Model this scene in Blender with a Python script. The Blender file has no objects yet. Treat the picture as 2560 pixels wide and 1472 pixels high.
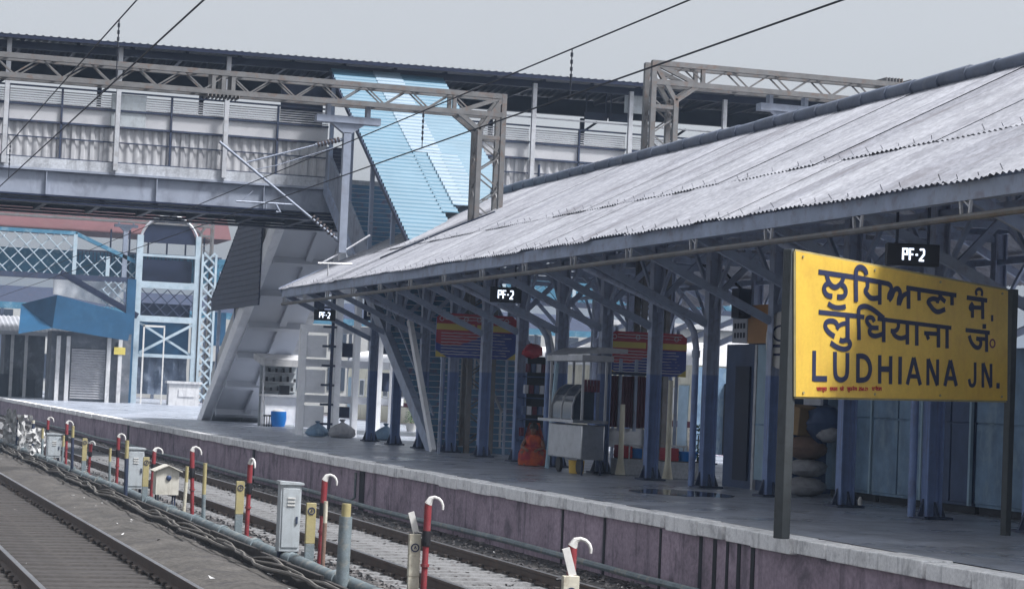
import bpy, math, random
from mathutils import Vector, Matrix
random.seed(7)
V = Vector
S = bpy.context.scene
COL = S.collection
# ---------------------------------------------------------------- camera (x right of the tracks, y along them, z up; platform top z = 0)
F, CX, CY = 5500.0, 1280.0, 736.0
YAW, PITCH, ROLL = math.radians(17.5687), math.radians(2.5752), math.radians(2.4050)
EYE = V((0, 0, 1.6))
fw = V((math.sin(YAW)*math.cos(PITCH), math.cos(YAW)*math.cos(PITCH), math.sin(PITCH)))
r0 = V((math.cos(YAW), -math.sin(YAW), 0)); u0 = r0.cross(fw)
rt = r0*math.cos(ROLL)+u0*math.sin(ROLL); up = -r0*math.sin(ROLL)+u0*math.cos(ROLL)
cd = bpy.data.cameras.new('camera'); cam = bpy.data.objects.new('camera', cd); COL.objects.link(cam)
cd.sensor_width = 36; cd.lens = 36*F/2560; cd.clip_end = 3000; cd.clip_start = .5
cam.matrix_world = Matrix(((rt.x, up.x, -fw.x, EYE.x), (rt.y, up.y, -fw.y, EYE.y), (rt.z, up.z, -fw.z, EYE.z), (0, 0, 0, 1)))
S.camera = cam
def at(ax, val, x, y):                     # the point of the plane ax = val seen at photo pixel x, y
    v = fw+rt*((x-CX)/F)-up*((y-CY)/F); i = 'XYZ'.index(ax)
    return EYE+v*((val-EYE[i])/v[i])
# ---------------------------------------------------------------- light
SUN_EL, SUN_AZ = math.radians(58), math.radians(130)      # azimuth from +y towards +x
W = bpy.data.worlds.new('World'); S.world = W; W.use_nodes = True
nt = W.node_tree; nt.nodes.clear()
o_ = nt.nodes.new('ShaderNodeOutputWorld'); bg = nt.nodes.new('ShaderNodeBackground'); sk = nt.nodes.new('ShaderNodeTexSky')
hs = nt.nodes.new('ShaderNodeHueSaturation')
sk.sky_type = 'NISHITA'; sk.sun_disc = False; sk.sun_elevation = SUN_EL; sk.sun_rotation = SUN_AZ
sk.air_density = 1.0; sk.dust_density = 4.0; sk.ozone_density = 1.0
hs.inputs['Saturation'].default_value = .12
nt.links.new(sk.outputs[0], hs.inputs['Color']); nt.links.new(hs.outputs[0], bg.inputs[0]); nt.links.new(bg.outputs[0], o_.inputs[0])
bg.inputs[1].default_value = .088
sl = bpy.data.lights.new('sun', 'SUN'); so = bpy.data.objects.new('sun', sl); COL.objects.link(so)
sl.energy = 3.2; sl.angle = math.radians(10); sl.color = (1, .97, .93)
sd = V((math.sin(SUN_AZ)*math.cos(SUN_EL), math.cos(SUN_AZ)*math.cos(SUN_EL), math.sin(SUN_EL)))
so.rotation_euler = sd.to_track_quat('Z', 'Y').to_euler()
vs = S.view_settings; vs.view_transform = 'Standard'; vs.look = 'None'; vs.gamma = 1; vs.exposure = 1.0
vs.use_white_balance = True; vs.white_balance_temperature = 6250
S.cycles.max_bounces = 6; S.cycles.use_denoising = True
# ---------------------------------------------------------------- materials
MATS = {}
def mat(name, col, rough=.7, metal=0, var=.25, scale=3.0, dirt=None, dirt_amt=.5, streak=0, bump=.15, grain=0, emit=None, band=None, spec=.4, transl=0, alt=None, slabs=0):
    m = bpy.data.materials.new(name); m.use_nodes = True; n = m.node_tree.nodes; L = m.node_tree.links
    b = n['Principled BSDF']; b.inputs['Roughness'].default_value = rough; b.inputs['Metallic'].default_value = metal
    b.inputs['Specular IOR Level'].default_value = spec
    tc = n.new('ShaderNodeTexCoord')
    def noise(sc, det=5, stretch=None, dist=0):
        t = n.new('ShaderNodeTexNoise'); t.inputs['Scale'].default_value = sc; t.inputs['Detail'].default_value = det; t.inputs['Distortion'].default_value = dist
        t.inputs['Roughness'].default_value = .62
        src = tc.outputs['Object']
        if stretch:
            mp = n.new('ShaderNodeMapping'); mp.inputs['Scale'].default_value = stretch; L.new(src, mp.inputs[0]); src = mp.outputs[0]
        L.new(src, t.inputs['Vector']); return t.outputs['Fac']
    def ramp(src, a, bb):
        r = n.new('ShaderNodeMapRange'); r.inputs[1].default_value = a; r.inputs[2].default_value = bb; L.new(src, r.inputs[0]); return r.outputs[0]
    def mix(fac, A, B, mode='MIX'):
        x = n.new('ShaderNodeMix'); x.data_type = 'RGBA'; x.blend_type = mode
        for s, v in ((x.inputs[0], fac), (x.inputs[6], A), (x.inputs[7], B)):
            if isinstance(v, (int, float)): s.default_value = v
            elif isinstance(v, tuple): s.default_value = (*v, 1)
            else: L.new(v, s)
        return x.outputs[2]
    c = tuple(col)
    if band:
        sx = n.new('ShaderNodeSeparateXYZ'); L.new(tc.outputs['Object'], sx.inputs[0])
        c = mix(ramp(sx.outputs[2], band[0]+.02, band[0]-.02), c, tuple(band[1]))
    if alt: c = mix(ramp(noise(scale*.6, 3), .45, .6), c, tuple(alt))
    if var:
        f = ramp(noise(scale), .25, .75)
        g = n.new('ShaderNodeMapRange'); g.inputs[3].default_value = 1-var; g.inputs[4].default_value = 1+var*.55; L.new(f, g.inputs[0])
        c = mix(1.0, c, g.outputs[0], 'MULTIPLY')
    if grain:
        g = n.new('ShaderNodeMapRange'); g.inputs[1].default_value = .3; g.inputs[2].default_value = .7
        g.inputs[3].default_value = 1-grain; g.inputs[4].default_value = 1+grain*.5; L.new(noise(scale*14, 3), g.inputs[0])
        c = mix(1.0, c, g.outputs[0], 'MULTIPLY')
    if dirt:
        mk = ramp(noise(scale*1.7, 8, dist=.4), .52, .68)
        mm = n.new('ShaderNodeMath'); mm.operation = 'MULTIPLY'; mm.inputs[1].default_value = dirt_amt; L.new(mk, mm.inputs[0])
        c = mix(mm.outputs[0], c, tuple(dirt))
        if streak:
            st = ramp(noise(scale*1.5, 4, streak if isinstance(streak, tuple) else (6, 6, .35)), .52, .7)
            m2 = n.new('ShaderNodeMath'); m2.operation = 'MULTIPLY'; m2.inputs[1].default_value = dirt_amt; L.new(st, m2.inputs[0])
            c = mix(m2.outputs[0], c, tuple(dirt))
    if isinstance(c, tuple): b.inputs['Base Color'].default_value = (*c, 1)
    else: L.new(c, b.inputs['Base Color'])
    if bump:
        bp = n.new('ShaderNodeBump'); bp.inputs['Strength'].default_value = bump; bp.inputs['Distance'].default_value = .02
        L.new(noise(scale*6, 6), bp.inputs['Height']); L.new(bp.outputs[0], b.inputs['Normal'])
    if slabs:
        bt = n.new('ShaderNodeTexBrick'); bt.inputs['Scale'].default_value = 1; bt.inputs['Brick Width'].default_value = slabs; bt.inputs['Row Height'].default_value = slabs*.75; bt.inputs['Mortar Size'].default_value = .012
        bt.inputs['Color1'].default_value = (1, 1, 1, 1); bt.inputs['Color2'].default_value = (.78, .79, .8, 1); bt.inputs['Mortar'].default_value = (.45, .45, .46, 1)
        L.new(tc.outputs['Object'], bt.inputs['Vector'])
        c2 = mix(1.0, c, bt.outputs['Color'], 'MULTIPLY'); sp_ = ramp(noise(2.3, 9, dist=1.2), .62, .70)
        m3 = n.new('ShaderNodeMath'); m3.operation = 'MULTIPLY'; m3.inputs[1].default_value = .65; L.new(sp_, m3.inputs[0])
        c2 = mix(m3.outputs[0], c2, (.07, .065, .07)); L.new(c2, b.inputs['Base Color'])
        rr_ = n.new('ShaderNodeMapRange'); rr_.inputs[1].default_value = .35; rr_.inputs[2].default_value = .65; rr_.inputs[3].default_value = .2; rr_.inputs[4].default_value = .5; L.new(noise(.5, 5), rr_.inputs[0]); L.new(rr_.outputs[0], b.inputs['Roughness'])
    if emit:
        b.inputs['Emission Color'].default_value = (*emit[0], 1); b.inputs['Emission Strength'].default_value = emit[1]
    if transl:
        t = n.new('ShaderNodeBsdfTranslucent'); t.inputs[0].default_value = (*col, 1)
        ms = n.new('ShaderNodeMixShader'); ms.inputs[0].default_value = transl
        L.new(b.outputs[0], ms.inputs[1]); L.new(t.outputs[0], ms.inputs[2]); L.new(ms.outputs[0], n['Material Output'].inputs[0])
    MATS[name] = m; return m
M = MATS
mat('floor', (.40, .43, .50), .42, var=.3, scale=.8, dirt=(.10, .11, .13), dirt_amt=.5, bump=.05, grain=.15, slabs=1.3)
mat('coping', (.86, .86, .87), .75, var=.15, scale=2, dirt=(.25, .25, .27), dirt_amt=.55, streak=(3, 3, .5), bump=.2, grain=.15)
mat('wall', (.40, .315, .385), .85, var=.35, scale=1.1, dirt=(.085, .075, .095), dirt_amt=.7, streak=(2.2, 2.2, .22), bump=.25, grain=.25)
mat('ground', (.06, .058, .06), .95, var=.5, scale=1.4, dirt=(.2, .18, .165), dirt_amt=.7, bump=.6, grain=.5)
mat('earth', (.085, .078, .072), .95, var=.5, scale=1.2, dirt=(.035, .032, .035), dirt_amt=.8, bump=.7, grain=.5)
mat('stone', (.15, .14, .14), .9, var=.5, scale=2, bump=.4, grain=.3)
mat('apron', (.05, .045, .043), .9, var=.4, scale=.9, dirt=(.05, .045, .045), dirt_amt=.7, streak=(1, 6, 1), bump=.4, grain=.35)
mat('rail', (.10, .075, .062), .6, .5, var=.35, scale=4, dirt=(.15, .08, .05), bump=.15)
mat('railtop', (.42, .42, .43), .3, .9, var=.2, scale=4, bump=.05)
mat('sleeper', (.20, .20, .205), .88, var=.3, scale=2.2, dirt=(.06, .055, .055), dirt_amt=.65, bump=.3, grain=.3)
mat('clip', (.06, .05, .045), .7, .4, bump=.2)
mat('sheet', (.31, .315, .35), .7, .0, var=.18, scale=.7, dirt=(.15, .15, .17), dirt_amt=.6, streak=(.5, 8, .5), bump=.1, grain=.28)
mat('sheet_dull', (.26, .265, .30), .7, .0, var=.2, scale=.7, dirt=(.13, .12, .13), dirt_amt=.65, streak=(.5, 8, .5), bump=.1, grain=.3)
mat('sheet_light', (.35, .355, .39), .65, .0, var=.15, scale=.7, dirt=(.17, .17, .19), dirt_amt=.5, streak=(.5, 8, .5), bump=.1, grain=.25)
mat('sheet_under', (.34, .35, .38), .8, var=.2, scale=.8, bump=.1)
mat('ridge', (.10, .12, .17), .6, var=.3, scale=2, dirt=(.2, .2, .22), dirt_amt=.4)
mat('steel_blue', (.32, .375, .50), .5, .1, var=.25, scale=2.5, dirt=(.12, .05, .03), dirt_amt=.35, bump=.12)
mat('steel_dark', (.035, .048, .09), .55, .2, var=.3, scale=2.5, dirt=(.10, .05, .035), dirt_amt=.3, bump=.12)
mat('column', (.36, .41, .54), .5, .1, var=.25, scale=2.2, band=(2.1, (.18, .255, .47)), dirt=(.10, .06, .05), dirt_amt=.35, streak=(5, 5, .4), bump=.12)
mat('galv', (.17, .168, .17), .55, .35, var=.3, scale=3, dirt=(.16, .10, .07), dirt_amt=.6, bump=.12)
mat('steel_grey', (.24, .27, .34), .5, .15, var=.25, scale=3, dirt=(.15, .14, .15), dirt_amt=.4, bump=.1)
mat('galv_pale', (.50, .51, .54), .45, .4, var=.2, scale=3, dirt=(.2, .17, .15), dirt_amt=.4, bump=.1)
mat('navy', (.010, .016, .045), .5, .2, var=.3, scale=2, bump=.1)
mat('bridge_girder', (.27, .30, .37), .65, var=.25, scale=.8, dirt=(.08, .08, .10), dirt_amt=.55, streak=(1.5, 1.5, .4), bump=.15)
mat('bridge_wall', (.56, .56, .58), .6, var=.15, scale=1.0, dirt=(.18, .18, .2), dirt_amt=.5, streak=(3, 3, .4), bump=.08, transl=.3)
mat('bridge_panel', (.82, .82, .84), .6, var=.1, scale=1.0, dirt=(.4, .42, .45), dirt_amt=.35, bump=.05, transl=.5)
mat('soffit', (.50, .52, .57), .85, var=.12, scale=.35, dirt=(.45, .46, .48), dirt_amt=.35, bump=.03)
mat('concrete', (.46, .48, .52), .85, var=.3, scale=1.2, dirt=(.10, .10, .11), dirt_amt=.5, streak=(3, 3, .4), bump=.3, grain=.2)
mat('concrete_pale', (.52, .52, .53), .8, var=.2, scale=1.2, dirt=(.22, .22, .24), dirt_amt=.5, streak=(3, 3, .4), bump=.2)
mat('whitewash', (.84, .85, .88), .8, var=.12, scale=1.5, dirt=(.5, .52, .56), dirt_amt=.35, bump=.15)
mat('blue_sheet', (.07, .155, .22), .5, .0, var=.14, scale=.8, dirt=(.12, .2, .26), dirt_amt=.3, bump=.05)
mat('skylight', (.22, .31, .39), .4, var=.15, scale=1.2, dirt=(.30, .38, .45), dirt_amt=.35, bump=.05, transl=.25)
mat('lattice_blue', (.05, .17, .27), .6, .0, var=.3, scale=1.2, dirt=(.3, .4, .45), dirt_amt=.4, bump=.1)
mat('lattice_white', (.38, .46, .52), .6, .0, var=.25, scale=1.2, dirt=(.2, .3, .36), dirt_amt=.5, bump=.1)
mat('red_sheet', (.11, .045, .05), .7, var=.25, scale=.6, dirt=(.12, .06, .06), dirt_amt=.5, bump=.1)
mat('tarp_blue', (.012, .07, .15), .5, .0, var=.3, scale=.8, dirt=(.03, .11, .2), dirt_amt=.4, bump=.1)
mat('shutter', (.30, .30, .32), .5, .3, var=.2, scale=2, bump=.05)
mat('dark', (.02, .022, .03), .7, var=.3, scale=3, bump=.1)
mat('shed_grey', (.10, .11, .13), .8, var=.5, scale=.9, dirt=(.25, .25, .27), dirt_amt=.5, bump=.2)
mat('cream', (.75, .71, .56), .5, var=.15, scale=1.0, dirt=(.3, .26, .2), dirt_amt=.4, streak=(2, 2, .4), bump=.05)
mat('coach_white', (.82, .82, .84), .5, var=.12, scale=1.0, dirt=(.4, .4, .42), dirt_amt=.4, bump=.05)
mat('glass_dark', (.03, .04, .06), .15, .0, var=.2, spec=.6, bump=0)
mat('yellow', (.74, .49, .075), .4, var=.14, scale=1.6, dirt=(.58, .33, .06), dirt_amt=.45, streak=(4, 4, .6), bump=.04, grain=.06)
mat('ink', (.022, .028, .075), .6, var=.1, scale=8, bump=0)
mat('ink_purple', (.13, .02, .06), .6, var=.1, scale=8, bump=0)
mat('ink_red', (.42, .03, .03), .6, var=.1, scale=8, bump=0)
mat('post_dark', (.055, .062, .066), .6, .1, var=.25, scale=3, dirt=(.03, .03, .03), bump=.12)
mat('red', (.23, .03, .037), .6, var=.4, scale=5, dirt=(.16, .10, .10), dirt_amt=.6, bump=.12)
mat('black_rubber', (.018, .018, .022), .6, var=.3, scale=6, bump=.2)
mat('white_paint', (.60, .59, .57), .55, var=.15, scale=4, dirt=(.35, .33, .3), dirt_amt=.4, bump=.1)
mat('cabinet', (.42, .455, .48), .5, .1, var=.15, scale=3, dirt=(.22, .22, .22), dirt_amt=.4, streak=(4, 4, .5), bump=.06)
mat('beige_box', (.55, .53, .47), .6, var=.15, scale=3, dirt=(.3, .27, .22), dirt_amt=.5, streak=(4, 4, .5), bump=.1)
mat('pipe_grey', (.13, .16, .175), .6, .1, var=.35, scale=3, dirt=(.30, .28, .24), dirt_amt=.6, bump=.2, grain=.2)
mat('pipe_post', (.19, .23, .25), .65, .1, var=.35, scale=3, dirt=(.34, .31, .25), dirt_amt=.6, bump=.2, grain=.2)
mat('post_yellow', (.36, .31, .15), .65, var=.3, scale=5, dirt=(.3, .27, .2), dirt_amt=.6, bump=.15)
mat('post_white', (.52, .49, .40), .75, var=.3, scale=5, dirt=(.2, .15, .1), dirt_amt=.6, bump=.2)
mat('blue_plastic', (.01, .17, .55), .4, var=.15, scale=4, bump=.05)
mat('cable', (.13, .12, .11), .7, var=.4, scale=3, bump=.2)
mat('wire', (.03, .035, .05), .6, .3, var=.1, bump=0)
mat('insulator', (.06, .045, .045), .25, var=.2, bump=0)
mat('insulator_white', (.66, .66, .66), .25, var=.2, bump=0)
mat('led_black', (.008, .008, .016), .35, var=.1, bump=0)
mat('led', (.8, .85, 1), .5, var=0, bump=0, emit=((.78, .86, 1.0), 1.0))
mat('board_red', (.36, .03, .045), .5, var=.15, scale=2, bump=0)
mat('board_blue', (.03, .055, .26), .5, var=.15, scale=2, bump=0)
mat('board_yellow', (.55, .45, .10), .5, var=.15, scale=2, bump=0)
mat('board_text', (.50, .48, .52), .6, var=.1, bump=0)
mat('stainless', (.48, .49, .51), .28, .85, var=.2, scale=4, dirt=(.2, .2, .2), dirt_amt=.3, bump=.05)
mat('kiosk', (.17, .27, .40), .45, .15, var=.5, scale=1.8, dirt=(.24, .33, .41), dirt_amt=.75, streak=(2.5, 2.5, .5), bump=.08)
mat('kiosk_dark', (.045, .075, .16), .5, .1, var=.35, scale=2, dirt=(.06, .08, .15), dirt_amt=.5, bump=.08)
mat('kiosk_pale', (.30, .43, .53), .45, .15, var=.3, scale=1.6, dirt=(.33, .42, .5), dirt_amt=.6, streak=(2.5, 2.5, .5), bump=.08)
mat('maroon', (.10, .018, .035), .8, var=.3, scale=4, bump=.2)
mat('carton', (.30, .20, .10), .85, var=.2, scale=3, dirt=(.2, .13, .07), bump=.1)
mat('orange_panel', (.46, .24, .09), .6, var=.15, scale=2, bump=.03)
mat('sack', (.33, .33, .35), .9, var=.35, scale=4, dirt=(.16, .14, .14), dirt_amt=.5, bump=.5)
mat('sack_brown', (.20, .13, .10), .9, var=.35, scale=4, bump=.5)
mat('poster', (.52, .54, .60), .8, var=.2, scale=5, bump=.05)
mat('poster_dark', (.06, .065, .09), .8, var=.2, scale=5, bump=0)
mat('skin', (.20, .10, .065), .55, var=.12, scale=8, bump=.05)
mat('hair', (.012, .010, .010), .5, var=.2, scale=20, bump=.2)
mat('sari', (.46, .085, .02), .8, var=.3, scale=7, alt=(.28, .02, .03), bump=.25)
mat('shirt', (.025, .03, .075), .8, var=.2, scale=8, bump=.2)
mat('leaf', (.045, .12, .035), .6, var=.5, scale=9, dirt=(.12, .22, .06), dirt_amt=.6, bump=.2)
mat('tree_leaf', (.06, .10, .05), .7, var=.5, scale=.7, dirt=(.11, .15, .07), dirt_amt=.5, bump=.2)
mat('bark', (.10, .08, .06), .9, var=.3, scale=3, bump=.4)
mat('yellow_plastic', (.55, .36, .06), .5, var=.15, scale=4, bump=.05)
mat('step', (.10, .22, .36), .7, var=.2, scale=3, dirt=(.25, .03, .03), dirt_amt=.5, bump=.1)
mat('nosing', (.50, .53, .58), .6, var=.15, bump=.05)
mat('building', (.40, .40, .39), .85, var=.15, scale=.5, dirt=(.35, .34, .32), dirt_amt=.5, streak=(1, 1, .2), bump=.1)
mat('litter', (.55, .55, .55), .8, var=.4, scale=9, bump=.1)
mat('puddle', (.05, .055, .06), .05, var=.1, bump=0, spec=.8)
mat('tarp_grey', (.12, .15, .21), .4, var=.3, scale=2, dirt=(.3, .34, .4), dirt_amt=.4, bump=.5)
# ---------------------------------------------------------------- mesh helpers
class MB:
    def __init__(s): s.v = []; s.f = []; s.m = []; s.mi = 0
    def add(s, vs, fs):
        b = len(s.v); s.v += [tuple(x) for x in vs]; s.f += [tuple(b+i for i in f) for f in fs]; s.m += [s.mi]*len(fs); return s
    def quad(s, *p): return s.add(p, [tuple(range(len(p)))])
    def box(s, c, d, rz=0, rx=0, ry=0):
        R = Matrix.Rotation(rz, 3, 'Z') @ Matrix.Rotation(rx, 3, 'X') @ Matrix.Rotation(ry, 3, 'Y')
        c = V(c); h = V(d)*.5
        vs = [c+R @ V((sx*h.x, sy*h.y, sz*h.z)) for sx in (-1, 1) for sy in (-1, 1) for sz in (-1, 1)]
        return s.add(vs, [(0, 1, 3, 2), (4, 6, 7, 5), (0, 4, 5, 1), (2, 3, 7, 6), (0, 2, 6, 4), (1, 5, 7, 3)])
    def b2(s, lo, hi): return s.box([(a+b)/2 for a, b in zip(lo, hi)], [abs(b-a) for a, b in zip(lo, hi)])
    def bar(s, p, q, w, h=None, ref=(0, 0, 1)):
        h = h or w; p = V(p); q = V(q); d = (q-p).normalized(); rf = V(ref)
        if abs(d.dot(rf)) > .98: rf = V((0, 1, 0))
        a = d.cross(rf).normalized()*(w/2); b = a.cross(d).normalized()*(h/2)
        vs = [x+e for x in (p, q) for e in (-a-b, a-b, a+b, -a+b)]
        return s.add(vs, [(3, 2, 1, 0), (4, 5, 6, 7), (0, 1, 5, 4), (1, 2, 6, 5), (2, 3, 7, 6), (3, 0, 4, 7)])
    def tube(s, pts, r, n=8, caps=True):
        pts = [V(p) for p in pts]; rr = r if isinstance(r, (list, tuple)) else [r]*len(pts)
        prev = None; rings = []; vs = []
        for i, p in enumerate(pts):
            d = (pts[min(i+1, len(pts)-1)]-pts[max(i-1, 0)])
            d = d.normalized() if d.length > 1e-9 else V((0, 0, 1))
            if prev is None:
                rf = V((0, 0, 1)) if abs(d.z) < .9 else V((1, 0, 0)); a = d.cross(rf).normalized()
            else:
                a = (prev-d*prev.dot(d)); a = a.normalized() if a.length > 1e-6 else d.orthogonal().normalized()
            prev = a; b = d.cross(a)
            for k in range(n):
                t = 2*math.pi*k/n; vs.append(p+(a*math.cos(t)+b*math.sin(t))*rr[i])
        fs = [(i*n+k, i*n+(k+1) % n, (i+1)*n+(k+1) % n, (i+1)*n+k) for i in range(len(pts)-1) for k in range(n)]
        if caps: fs += [tuple(range(n))[::-1], tuple((len(pts)-1)*n+k for k in range(n))]
        return s.add(vs, fs)
    def prism(s, poly, ext):
        ext = V(ext); n = len(poly); p = [V(x) for x in poly]
        return s.add(p+[x+ext for x in p], [tuple(range(n))[::-1], tuple(range(n, 2*n))]+[(i, (i+1) % n, n+(i+1) % n, n+i) for i in range(n)])
    def corr(s, o, u, lu, v, lv, nrm, pitch, amp, nper=6, nv=1, trap=False):     # corrugated sheet: ribs run along v
        o = V(o); u = V(u).normalized(); v = V(v).normalized(); nrm = V(nrm).normalized()
        n = max(2, int(lu/pitch*nper)); vs = []
        for j in range(nv+1):
            for i in range(n+1):
                x = lu*i/n; ph = 2*math.pi*x/pitch; a = math.sin(ph)
                if trap: a = max(-1, min(1, a*2.2))
                vs.append(o+u*x+v*(lv*j/nv)+nrm*(amp*a))
        return s.add(vs, [(j*(n+1)+i, j*(n+1)+i+1, (j+1)*(n+1)+i+1, (j+1)*(n+1)+i) for j in range(nv) for i in range(n)])
    def ball(s, c, r, n=8, m=6, sc=(1, 1, 1), jit=0):
        c = V(c); vs = []
        for j in range(m+1):
            t = math.pi*j/m
            for i in range(n):
                p = 2*math.pi*i/n; k = r*(1+random.uniform(-jit, jit))
                vs.append(c+V((k*math.sin(t)*math.cos(p)*sc[0], k*math.sin(t)*math.sin(p)*sc[1], k*math.cos(t)*sc[2])))
        return s.add(vs, [(j*n+i, j*n+(i+1) % n, (j+1)*n+(i+1) % n, (j+1)*n+i) for j in range(m) for i in range(n)])
    def build(s, name, material, parent=None, smooth=True, bevel=0, label=None):
        me = bpy.data.meshes.new(name)
        off = parent_origin(parent); vs = [(x-off.x, y-off.y, z-off.z) for x, y, z in s.v]
        me.from_pydata(vs, [], s.f); me.validate()
        for mt in (material if isinstance(material, (list, tuple)) else [material]): me.materials.append(M[mt])
        if len(me.polygons) == len(s.m): me.polygons.foreach_set('material_index', s.m)
        if smooth:
            me.polygons.foreach_set('use_smooth', [True]*len(me.polygons)); me.set_sharp_from_angle(angle=math.radians(38))
        o = bpy.data.objects.new(name, me); COL.objects.link(o)
        if parent: o.parent = parent
        if bevel:
            b = o.modifiers.new('bevel', 'BEVEL'); b.width = bevel; b.segments = 2; b.limit_method = 'ANGLE'
        if label: o['label'] = label
        return o
def parent_origin(p):
    o = V((0, 0, 0))
    while p: o = o+V(p.location); p = p.parent
    return o
def thing(name, label, cat, loc=(0, 0, 0), group=None):
    o = bpy.data.objects.new(name, None); COL.objects.link(o); o.location = loc; o.empty_display_size = .3
    o['label'] = label; o['category'] = cat
    if group: o['group'] = group
    return o
def tag(o, label, cat, group=None):
    o['label'] = label; o['category'] = cat
    if group: o['group'] = group
    return o
def struct(o): o['kind'] = 'structure'; return o
def stuff(o, label, cat): o['kind'] = 'stuff'; o['label'] = label; o['category'] = cat; return o
def copy_tree(o, loc, parent=None):
    c = o.copy(); COL.objects.link(c)
    if parent: c.parent = parent
    else: c.location = loc
    for ch in [x for x in bpy.data.objects if x.parent == o]: copy_tree(ch, None, c)
    return c
def ribbon(mb, pts, w, nrm, th=.006, lift=0):            # flat mitred stroke lying on a plane, given thickness
    nrm = V(nrm).normalized(); P = [V(p) for p in pts]; n = len(P); Lp = []; Rp = []
    for i in range(n):
        d1 = (P[i]-P[i-1]).normalized() if i else (P[1]-P[0]).normalized()
        d2 = (P[i+1]-P[i]).normalized() if i < n-1 else d1
        t = (d1+d2); t = t.normalized() if t.length > 1e-6 else d1
        s = nrm.cross(t).normalized(); k = 1/max(.55, abs(s.dot(nrm.cross(d1).normalized())))
        Lp.append(P[i]+s*(w/2*k)); Rp.append(P[i]-s*(w/2*k))
    a = nrm*lift; b = nrm*(lift+th); vs = []
    for i in range(n): vs += [Lp[i]+a, Rp[i]+a, Lp[i]+b, Rp[i]+b]
    fs = []
    for i in range(n-1):
        q = i*4; fs += [(q+2, q+3, q+7, q+6), (q, q+2, q+6, q+4), (q+1, q+5, q+7, q+3)]
    fs += [(0, 1, 3, 2), (4*n-4, 4*n-2, 4*n-1, 4*n-3)]
    mb.add(vs, fs)
def arc(c, r, a0, a1, n, ax='xz'):
    c = V(c); out = []
    for i in range(n+1):
        t = math.radians(a0+(a1-a0)*i/n); e = V((0, 0, 0)); e['xyz'.index(ax[0])] = r*math.cos(t); e['xyz'.index(ax[1])] = r*math.sin(t); out.append(c+e)
    return out
# ---------------------------------------------------------------- ground, tracks, platform
EDGE, GZ = 11.42, -1.05
g = MB(); g.quad((-900, -60, GZ), (900, -60, GZ), (900, 2600, GZ), (-900, 2600, GZ)); struct(g.build('ground', 'ground'))
e = MB()                                                    # dusty strip between the two tracks, slightly uneven
ny, nx = 160, 8
vs = []
for j in range(ny+1):
    for i in range(nx+1):
        x = 4.62+1.5*i/nx; y = 14+106*j/ny
        z = GZ+.03+.1*math.sin(math.pi*i/nx)+random.uniform(-.025, .025)
        vs.append((x, y, z))
e.add(vs, [(j*(nx+1)+i, j*(nx+1)+i+1, (j+1)*(nx+1)+i+1, (j+1)*(nx+1)+i) for j in range(ny) for i in range(nx)])
struct(e.build('earth_strip', 'earth'))
a = MB(); a.quad((-1.5, 10, GZ+.02), (4.62, 10, GZ+.02), (4.62, 190, GZ+.02), (-1.5, 190, GZ+.02)); struct(a.build('track_bed', 'apron'))
def rail_mb(x, y0, y1):
    mb = MB(); z = GZ+.05
    prof = [(-.075, 0), (.075, 0), (.075, .015), (.012, .04), (.012, .125), (.036, .14), (.036, .172), (-.036, .172), (-.036, .14), (-.012, .125), (-.012, .04), (-.075, .015)]
    mb.prism([(x+px, y0, z+pz) for px, pz in prof], (0, y1-y0, 0))
    mb.mi = 1; mb.b2((x-.032, y0, z+.1725), (x+.032, y1, z+.176)); return mb
def track(xc, half, y0, y1, ind0, smat, zs, label):
    t = bpy.data.objects.new('railway_track', None); COL.objects.link(t); struct(t); t['label'] = label
    for s in (-1, 1): rail_mb(xc+s*half, y0, y1).build('rail', ['rail', 'railtop'], t)
    proto = None; rest = MB(); n = 0; y = ind0
    while y < y1:
        if n < 100:
            if proto is None:
                mb = MB(); mb.prism([(xc-1.32, y-.13, GZ), (xc-1.32, y+.13, GZ), (xc-1.32, y+.1, zs), (xc-1.32, y-.1, zs)], (2.64, 0, 0))
                proto = mb.build('sleeper', smat, t, smooth=False)
                cm = MB()
                for sx in (-1, 1):
                    for q in (-.1, .1): cm.box((xc+sx*half+q, y, zs+.02), (.07, .12, .05))
                cl = cm.build('rail_clip', 'clip', proto, smooth=False)
            else:
                c = proto.copy(); COL.objects.link(c); c.parent = t; c.location = (random.uniform(-.03, .03), y-ind0, random.uniform(-.012, .008)); c.rotation_euler[2] = 0
                k = cl.copy(); COL.objects.link(k); k.parent = c
        else:
            rest.prism([(xc-1.32, y-.13, GZ), (xc-1.32, y+.13, GZ), (xc-1.32, y+.1, zs), (xc-1.32, y-.1, zs)], (2.64, 0, 0))
        y += .6; n += 1
    if rest.f: r = rest.build('sleeper', smat, t, smooth=False); r['kind'] = 'stuff'
track(8.8, .92, 12, 190, 23, 'sleeper', GZ+.06, 'railway track on closely set concrete sleepers beside the platform wall')
track(3.56, .92, 12, 190, 22, 'apron', GZ+.045, 'railway track sunk in a grimy concrete bed at the lower left')
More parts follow.
